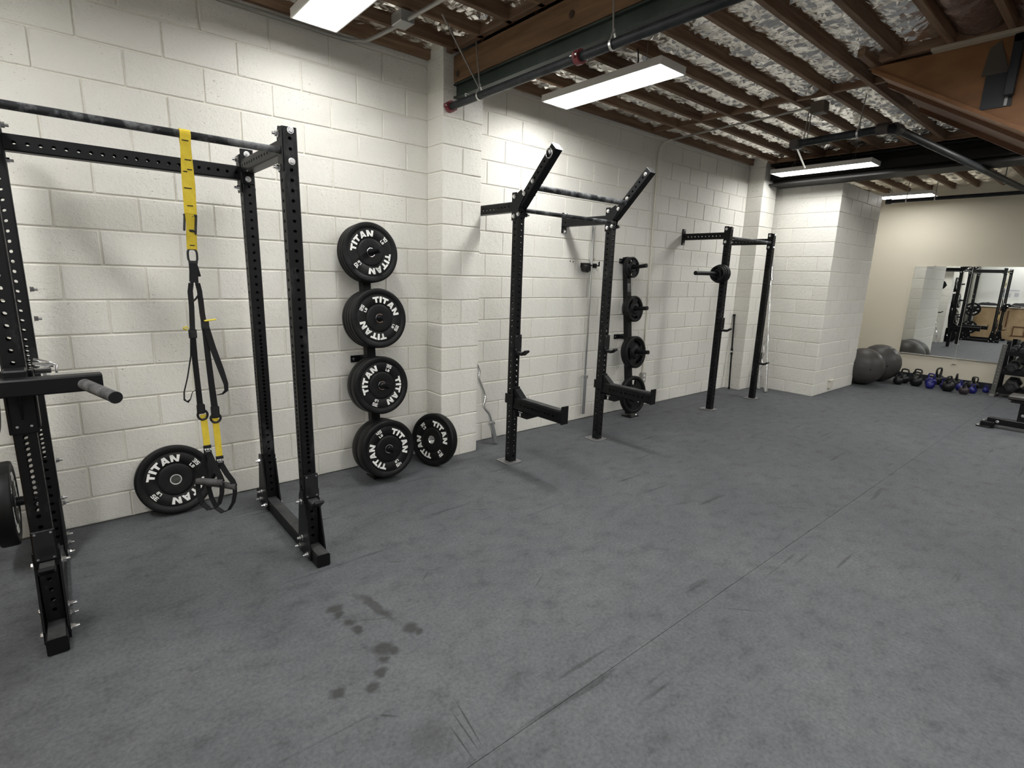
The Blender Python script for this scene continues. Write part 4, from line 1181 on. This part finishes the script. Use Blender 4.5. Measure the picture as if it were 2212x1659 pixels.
bl.strip([(.503, FY, 1.47), (.504, FY - .004, 1.40), (.508, FY - .006, 1.34)], .023, (1, 0, 0), .005)
bl.tube([(.469, FY - .003, 1.452), (.480, FY - .006, 1.462), (.495, FY - .004, 1.483)], .0045, 6)
bl.strip([(.458, FY - .004, 1.33), (.457, FY - .004, 1.18), (.460, FY - .002, 1.05), (.462, FY, .95)], [.023, .024, .024, .026], (1, 0, 0), .004)
bl.strip([(.508, FY - .006, 1.35), (.512, FY - .006, 1.20), (.518, FY - .004, 1.05), (.524, FY, .92)], [.023, .025, .027, .030], (1, 0, 0), .004)
bl.build('main_strap', WEB, ts)
lo = MB()
lo.strip([(.449, FY - .010, 1.31), (.440, FY - .014, 1.20), (.418, FY - .018, 1.10), (.398, FY - .02, 1.03), (.396, FY - .02, .995), (.408, FY - .018, .980), (.422, FY - .014, .992), (.434, FY - .01, 1.025), (.452, FY - .006, 1.032)], .022, (.35, 1, 0), .003)
lo.strip([(.516, FY - .010, 1.33), (.535, FY - .014, 1.23), (.562, FY - .020, 1.12), (.578, FY - .02, 1.05), (.577, FY - .02, 1.018), (.560, FY - .016, 1.002), (.535, FY - .010, .998)], [.03, .032, .03, .024, .022, .02, .02], (1, .5, 0), .003)
lo.build('slack_loop', WEB, ts)
ad = MB()
ad.box((.457, FY - .004, 1.302), (.034, .016, .042), None, .003).cut().box((.511, FY - .006, 1.342), (.034, .016, .040), None, .003).cut()
ad.box((.464, FY, .936), (.036, .02, .05), None, .006)
ad.ring([(.469 + .021 * math.cos(a), FY, .905 + .024 * math.sin(a)) for a in [k * math.pi / 8 for k in range(16)]], .006, 6).cut().box((.524, FY, .912), (.038, .02, .062), None, .006)
ad.ring([(.524 + .022 * math.cos(a), FY, .880 + .022 * math.sin(a)) for a in [k * math.pi / 8 for k in range(16)]], .006, 6)
ad.build('buckle', PLASTIC, ts)
yc = MB()
yc.box((.532, FY - .022, 1.366), (.05, .024, .006), Matrix.Rotation(-.12, 3, 'Y'), .002).cut()
yc.tube([(.441, FY - .008, 1.330), (.430, FY - .016, 1.338), (.420, FY - .018, 1.334), (.420, FY - .014, 1.328), (.436, FY - .01, 1.322)], .0035, 6)
yc.build('cam_tab', YCAM, ts)
for dx, z0, z1, xm in ((0, .905, .738, .474), (.05, .880, .672, .524)):
    MB().strip([(xm - .002, FY + .004, z0), (xm, FY, z0 - .06), (xm + .002, FY - .004, z1)], .0285, (1, 0, 0), .005).build('handle_strap', YEL, ts)
    lbx = MB().box((xm + .002, FY - .005, z1 - .012), (.034, .012, .048), None, .002).build('brand_tab', WEB, ts)
    tb = MB(); flat_text(tb, 'TRX', Matrix(((1, 0, 0, xm + .003), (0, 0, -1, FY - .0112), (0, 1, 0, z1 - .014), (0, 0, 0, 1))), .0105)
    tb.prism(R_(-.010, -.006, .010, -.0045), Matrix(((1, 0, 0, xm + .003), (0, 0, -1, FY - .0112), (0, 1, 0, z1 - .014), (0, 0, 0, 1))), .0008)
    tb.build('lettering', WHITE, lbx, kind='stuff')
hd = MB()
hd.strip([(.472, FY + .006, .705), (.455, FY + .014, .645), (.430, FY + .02, .585), (.424, FY + .02, .56)], .026, (1, .2, 0), .004)
hd.strip([(.480, FY - .006, .705), (.497, FY - .012, .645), (.516, FY - .02, .585), (.524, FY - .022, .55)], .028, (1, -.2, 0), .004)
u = [(.424, FY + .02, .56), (.424, FY + .016, .50), (.436, FY + .01, .445), (.460, FY, .413), (.485, FY - .008, .412), (.505, FY - .014, .435), (.520, FY - .02, .49), (.524, FY - .022, .545)]
hd.strip(u[:4], .026, (.9, .5, 0), .004); hd.strip(u[3:], .026, (.9, .5, 0), .004)
hd.strip([(.526, FY + .010, .638), (.512, FY + .03, .585), (.482, FY + .05, .54), (.474, FY + .055, .52)], .024, (1, .2, 0), .004)
hd.strip([(.531, FY - .006, .636), (.549, FY - .014, .59), (.572, FY - .022, .545), (.580, FY - .024, .515)], .026, (1, -.2, 0), .004)
u = [(.474, FY + .055, .52), (.484, FY + .05, .45), (.500, FY + .035, .395), (.524, FY + .015, .372), (.550, FY - .002, .385), (.570, FY - .014, .425), (.579, FY - .022, .475), (.580, FY - .024, .515)]
hd.strip(u[:4], .024, (.9, .5, 0), .004); hd.strip(u[3:], .024, (.9, .5, 0), .004)
hd.build('foot_cradle', WEB, ts)
for a, b in (((.419, FY + .022, .566), (.526, FY - .024, .548)), ((.470, FY + .058, .534), (.583, FY - .026, .512))):
    MB().cyl(a, b, .0165, 14).build('grip', GRIP, ts)

# ================================================================ MIRROR WALL
mir = empty('mirror', (XB - .01, -2.9, .464), 'frameless wall mirror reflecting the racks at far right', 'mirror')
mir.rotation_euler = (0, 0, .0042)
def ml(mb, name, mt, par): return local_build(mb, name, mt, par)
y0, y1, z0, z1 = 1.648, -2.0, 0.0, 1.532        # local
pane_o = []
ys = [1.640, .84, -.8, -2.2]
for a, b in zip(ys[:-1], ys[1:]):
    ml(MB().box((0.0, (a + b) / 2, z1 / 2), (.006, a - b - .002, z1 - .004)), 'mirror_pane', MIRROR, mir)
for yy in ys[1:-1]: ml(MB().box((-.0035, yy, z1 / 2), (.003, .005, z1 - .004)), 'pane_joint', MIREDGE, mir)
ml(MB().box((-.004, (ys[0] + ys[-1]) / 2, -.008), (.016, ys[0] - ys[-1], .016), None, .002), 'bottom_channel', MIREDGE, mir)
cl = MB()
for yy in (1.35, .78, .1, -.6): ml(MB().box((-.004, yy, z1 + .004), (.014, .03, .022), None, .003), 'mirror_clip', MIREDGE, mir)
ou = empty('wall_outlet', (XB, -2.06, .395), 'small pale outlet plate on the cream wall under the mirror', 'outlet')
MB().box((XB - .004, -2.06, .395), (.008, .075, .115), None, .003).build('cover_plate', DRY, ou)
MB().box((XB - .010, -2.055, .437), (.012, .06, .012), None, .002).build('cover_lip', WHITE, ou)
MB().box((XB - .010, -2.065, .352), (.012, .05, .006), None, .001).build('slot', SEAM, ou)
oc = empty('corner_outlet', (8.9, CY, .16), 'white painted outlet box low on the block corner end face', 'outlet')
MB().box((8.93, CY - .02, .12), (.10, .04, .115), None, .005).build('box', CONDP, oc)
MB().box((8.95, CY - .025, .185), (.16, .045, .018), None, .004).build('box_lid', CONDP, oc)

# exercise balls
def ball(x, y, R, label):
    r = empty('exercise_ball', (x, y, 0), label, 'ball', 'exercise balls behind the block corner')
    b = MB(); n = 56; prof = []
    for k in range(41):
        a = -math.pi / 2 + math.pi * k / 40
        rr = R + (.0018 if k % 4 == 0 else 0)
        prof.append((max(rr * math.cos(a), .0005), R * .985 + rr * math.sin(a) * .985))
    b.lathe(prof, n); b.v = [(v_[0] + x, v_[1] + y, v_[2]) for v_ in b.v]
    b.build('ball', BALL, r)
    MB().cyl((x - R * .8, y - R * .585, R * .95), (x - R * .81, y - R * .592, R * .95), .012, 12).build('valve', PLASTIC, r)
ball(10.20, -1.13, .308, 'grey exercise ball in front, half hidden by the block corner')
ball(10.845, -1.185, .322, 'larger dark grey exercise ball behind the front ball')

# kettlebells
def kettle(x, y, R, hw, hh, yaw, mt, label):
    r = empty('kettlebell', (x, y, 0), label, 'kettlebell', 'kettlebells along the mirror wall', (0, 0, yaw))
    b = MB(); prof = [(.0005, 0), (.62 * R, 0), (.66 * R, .02 * R)]
    zc = R * .86
    for k in range(3, 17):
        a = -math.pi / 2 + math.pi * k / 17
        prof.append((R * math.cos(a), max(zc + R * math.sin(a), .022 * R)))
    prof.append((.0005, zc + R))
    b.lathe(prof, 24); local_build(b, 'bell', mt, r)
    zt = zc + R; h = MB()
    pts = [(-hw * .70, 0, zt - R * .28), (-hw * .92, 0, zt + hh * .25), (-hw, 0, zt + hh * .62), (-hw * .82, 0, zt + hh * .92), (-hw * .4, 0, zt + hh), (hw * .4, 0, zt + hh), (hw * .82, 0, zt + hh * .92), (hw, 0, zt + hh * .62), (hw * .92, 0, zt + hh * .25), (hw * .70, 0, zt - R * .28)]
    rad = [R * .22, R * .17] + [R * .15] * 6 + [R * .17, R * .22]
    h.tube(pts, .02, 10, rs=rad); local_build(h, 'handle', KBLK if mt is not KBLU else KBLU, r)
KB = [
 (10.735, -1.525, .098, .060, .070, 1.2, KBLK, 'small black kettlebell first beside the exercise ball'),
 (10.99, -1.545, .108, .075, .115, 1.25, KBLK, 'black kettlebell with tall edge on handle behind the first small one'),
 (10.85, -1.745, .120, .080, .085, 1.25, KBLK, 'large black kettlebell third from the exercise ball'),
 (11.17, -1.69, .110, .075, .115, 1.2, KBLK, 'black kettlebell standing behind the third one by the baseboard'),
 (10.80, -1.950, .085, .050, .050, 1.2, KBLU, 'blue kettlebell in the front row, leftmost of the blue ones'),
 (11.05, -1.905, .110, .070, .075, 1.1, KBLU, 'larger blue kettlebell right behind the leftmost blue one'),
 (11.38, -1.93, .130, .125, .130, -.15, KBLK, 'black kettlebell with the widest loop handle against the baseboard'),
 (10.985, -2.10, .080, .060, .065, .9, KBLU, 'blue kettlebell second from left in the front row'),
 (11.33, -2.185, .115, .090, .085, .1, KBLK, 'black kettlebell behind, right of the widest loop handle'),
 (10.79, -2.185, .120, .105, .095, -.15, KBLK, 'large black kettlebell with wide handle at the front of the row'),
 (11.05, -2.300, .090, .060, .060, .3, KBLU, 'blue kettlebell behind the large wide handled black one'),
 (11.29, -2.415, .105, .090, .085, .2, KBLK, 'black kettlebell near the baseboard toward the dumbbell rack'),
 (10.73, -2.400, .092, .085, .075, -.1, KDRK, 'dark brown kettlebell frontmost in the row'),
 (10.965, -2.47, .076, .045, .048, 1.0, KBLU, 'small blue kettlebell second from the dumbbell rack'),
 (11.24, -2.59, .060, .036, .042, .8, KBLU, 'smallest blue kettlebell standing alone beside the dumbbell rack'),
 (11.50, -2.40, .085, .055, .10, 1.2, KBLK, 'black kettlebell with upright handle against the mirror wall'),
]
for k in KB: kettle(k[0] + .02, k[1], k[2] * .74, k[3] * .78, k[4] * .80, *k[5:])

# dumbbell rack
dr = empty('dumbbell_rack', (11.0, -3.2, 0), 'three shelf dumbbell rack cut by the right edge under the mirror', 'rack')
yA, yE = -2.715, -4.30
for y in (yA, yE):
    f = MB().perf((10.945, y, .045), (.0, -.03 if y == yA else 0, 1), (-1, 0, 0), .775, .055, .055, holes(.06, .74, .052), (), .009).build('front_leg', PERFG, dr)
    MB().perf((11.33, y - .02, .03), (0, 0, 1), (-1, 0, 0), .82, .055, .055).build('rear_leg', COAT, dr)
    MB().box((11.13, y, .024), (.50, .06, .045), None, .004).build('foot', RAWPL if y == yA else COAT, dr)
    bolts(dr, [((10.97, y - .05, .06), (0, -1, 0), 'h')])
SH = [(.665, .62), (.375, .335), (.085, .05)]
for (zf, zb) in ((.690, .735), (.395, .44), (.100, .145)):
    s_ = MB()
    s_.box((10.985, (yA + yE) / 2, zf - .02), (.03, yA - yE - .055, .035), None, .003).box((11.26, (yA + yE) / 2, zb - .02), (.03, yA - yE - .055, .035), None, .003)
    M_ = Matrix.Rotation(-math.atan2(zb - zf, .275), 3, 'Y')
    s_.box((11.122, (yA + yE) / 2, (zf + zb) / 2 - .024), (.27, yA - yE - .06, .006), M_)
    s_.build('shelf', COAT, dr)
    tr = MB().box((10.968, (yA + yE) / 2, zf - .004), (.006, yA - yE - .06, .05), None, .002).build('shelf_lip', COAT, dr)
def dumbbell(x, y, z, hr, hl, gl, label, tilt):
    r = empty('dumbbell', (x, y, z), label, 'dumbbell', 'hex dumbbells on the rack', (0, -tilt, 0))
    for s_ in (-1, 1):
        b = MB(); a0, a1 = s_ * gl / 2, s_ * (gl / 2 + hl)
        prof = [(.001, a0), (hr * .72, a0), (hr, a0 + s_ * hl * .22), (hr, a1 - s_ * hl * .22), (hr * .72, a1), (.001, a1)]
        if s_ < 0: prof = prof[::-1]
        M_ = Matrix.Rotation(math.pi / 2, 4, 'Y') @ Matrix.Rotation(math.pi / 6, 4, 'Z')
        b.lathe(prof, 6, M_, smooth=False); local_build(b, 'head', HEX, r)
        em = MB(); e_ = s_ * (gl / 2 + hl)
        em.cyl((e_, 0, 0), (e_ + s_ * .002, 0, 0), hr * .42, 6, smooth=False); local_build(em, 'end_face', WORN, r)
    g = MB(); g.cyl((-gl / 2, 0, 0), (gl / 2, 0, 0), .016, 12); local_build(g, 'grip', CHROME, r)
row = [(.690, .046, .07, .10, [-2.835, -2.94, -3.05, -3.16, -3.27, -3.38], 'top', .162), (.395, .078, .10, .10, [-2.86, -3.035, -3.21, -3.39, -3.57], 'middle', .162), (.100, .098, .125, .10, [-2.90, -3.12, -3.34, -3.57], 'bottom', .162)]
ordn = ['first', 'second', 'third', 'fourth', 'fifth', 'sixth']
for zf, hr, hl, gl, yl, nm, tl_ in row:
    for i, y in enumerate(yl):
        dumbbell(11.12, y, zf + .022 + hr * .866 - .002, hr, hl, gl, 'hex dumbbell, %s from the near leg on the %s shelf' % (ordn[i], nm), tl_)

# bench
be = empty('weight_bench', (8.5, -3.4, 0), 'flat brown padded bench on a black frame cut by the right edge', 'bench')
MB().box((8.58, -3.036, .032), (.40, .10, .045), None, .006).box((8.40, -3.035, .045), (.07, .13, .06), None, .005).build('front_foot', COAT, be)
for x in (8.40, 8.77): MB().box((x, -3.0, .010), (.085, .13, .018), None, .003).build('rubber_foot', PLASTIC, be)
MB().box((8.47, -3.62, .085), (.10, 1.20, .075), None, .006).build('main_beam', COAT, be)
MB().box((8.47, -3.34, .225), (.085, .13, .23), None, .006).build('upright', COAT, be)
MB().box((8.47, -4.0, .225), (.085, .10, .23), None, .006).build('upright', COAT, be)
MB().box((8.53, -4.15, .032), (.46, .08, .05), None, .006).build('rear_foot', COAT, be)
MB().box((8.50, -3.68, .35), (.16, .98, .025), None, .003).build('pad_rail', COAT, be)
MB().box((8.555, -3.70, .392), (.28, 1.09, .058), None, .016).build('seat_pad', VINYL, be)
bolts(be, [((8.42, -3.115, .085), (-1, 0, 0), 'h'), ((8.4275, -3.32, .20), (-1, 0, 0), 'h')])

# ================================================================ WHAT THE MIRROR SHOWS BEHIND THE LEFT RACK
ct = empty('plywood_counter', (-.9, -1.4, 0), 'raw plywood counter with white end panel seen only in the mirror', 'counter')
MB().box((-1.06, -.335, .535), (.70, .04, 1.06), None, .004).build('end_panel', GREYWALL, ct)
for i, y in enumerate((-.755, -1.545, -2.335, -3.125)):
    MB().box((-.735, y, .535), (.02, .78, 1.05), None, .003).build('front_panel', PLYRAW, ct)
MB().box((-1.05, -1.92, 1.085), (.76, 3.23, .045), None, .004).build('worktop', WHITE, ct)
fr_ = MB()
for y in (-1.42, -1.70): fr_.box((-.712, y, .32), (.02, .03, .30), None, .003)
fr_.box((-.712, -1.56, .165), (.02, .36, .03), None, .003).box((-.712, -1.56, .46), (.02, .28, .03), None, .003).build('wood_bracket', PLYD, ct)
MB().box((-.712, -1.22, .70), (.02, .04, .55), None, .003).build('wood_strut', PLYD, ct)
def heap(name, x, y, z, sx, sy, sz, label, seed):
    b = MB(); n, k = 20, 10; vs = []
    for i in range(k + 1):
        a = math.pi / 2 * i / k
        for j in range(n):
            th = 2 * math.pi * j / n
            q = 1 + .35 * noise.noise(V((math.cos(th) * 2 + seed, math.sin(th) * 2, i * .4)))
            vs.append((x + sx * math.cos(a) * math.cos(th) * q, y + sy * math.cos(a) * math.sin(th) * q, z + max(sz * math.sin(a) * (1 + .4 * noise.noise(V((th * 2, i, seed)))), .0)))
    fs = [(i * n + j, i * n + (j + 1) % n, (i + 1) * n + (j + 1) % n, (i + 1) * n + j) for i in range(k) for j in range(n)]
    b.add(vs, fs, True); o = b.build(name, WEB); return tag(o, label, 'bag')
heap('gym_bag', -.95, -.62, 1.108, .16, .30, .09, 'slack black bag lying on the counter end nearest the wall', 1.0)
heap('gym_bag', -.95, -1.45, 1.108, .16, .28, .11, 'slack black bag lying further along the plywood counter', 5.0)
po = empty('wall_poster', (XN, -1.1, 1.5), 'pale paper poster with grey blocks on the grey wall behind the counter', 'poster')
MB().box((XN + .003, -1.10, 1.5), (.004, .46, .34)).build('sheet', GREYWALL, po)
g = MB(); M_ = Matrix(((0, 0, 1, XN + .0055), (1, 0, 0, -1.10), (0, 1, 0, 1.5), (0, 0, 0, 1)))
for q in (R_(-.20, .10, .20, .15), R_(-.20, -.08, -.09, .05), R_(.0, -.11, .20, .02), R_(-.02, .04, .2, .055)): g.prism(q, M_, .001)
g.build('print', mat('grey_print', (0.33, 0.33, 0.36), .7), po)
for i, y in enumerate((.0 - .07, -.20)):
    q = MB().cyl((XN + .05, y, .0), (XN + .05, y, 3.3), .035, 14).build('drain_pipe', CONDUIT)
    tag(q, ['grey vertical pipe nearest the corner on the wall behind the left rack', 'grey vertical pipe second from the corner behind the left rack'][i], 'pipe')
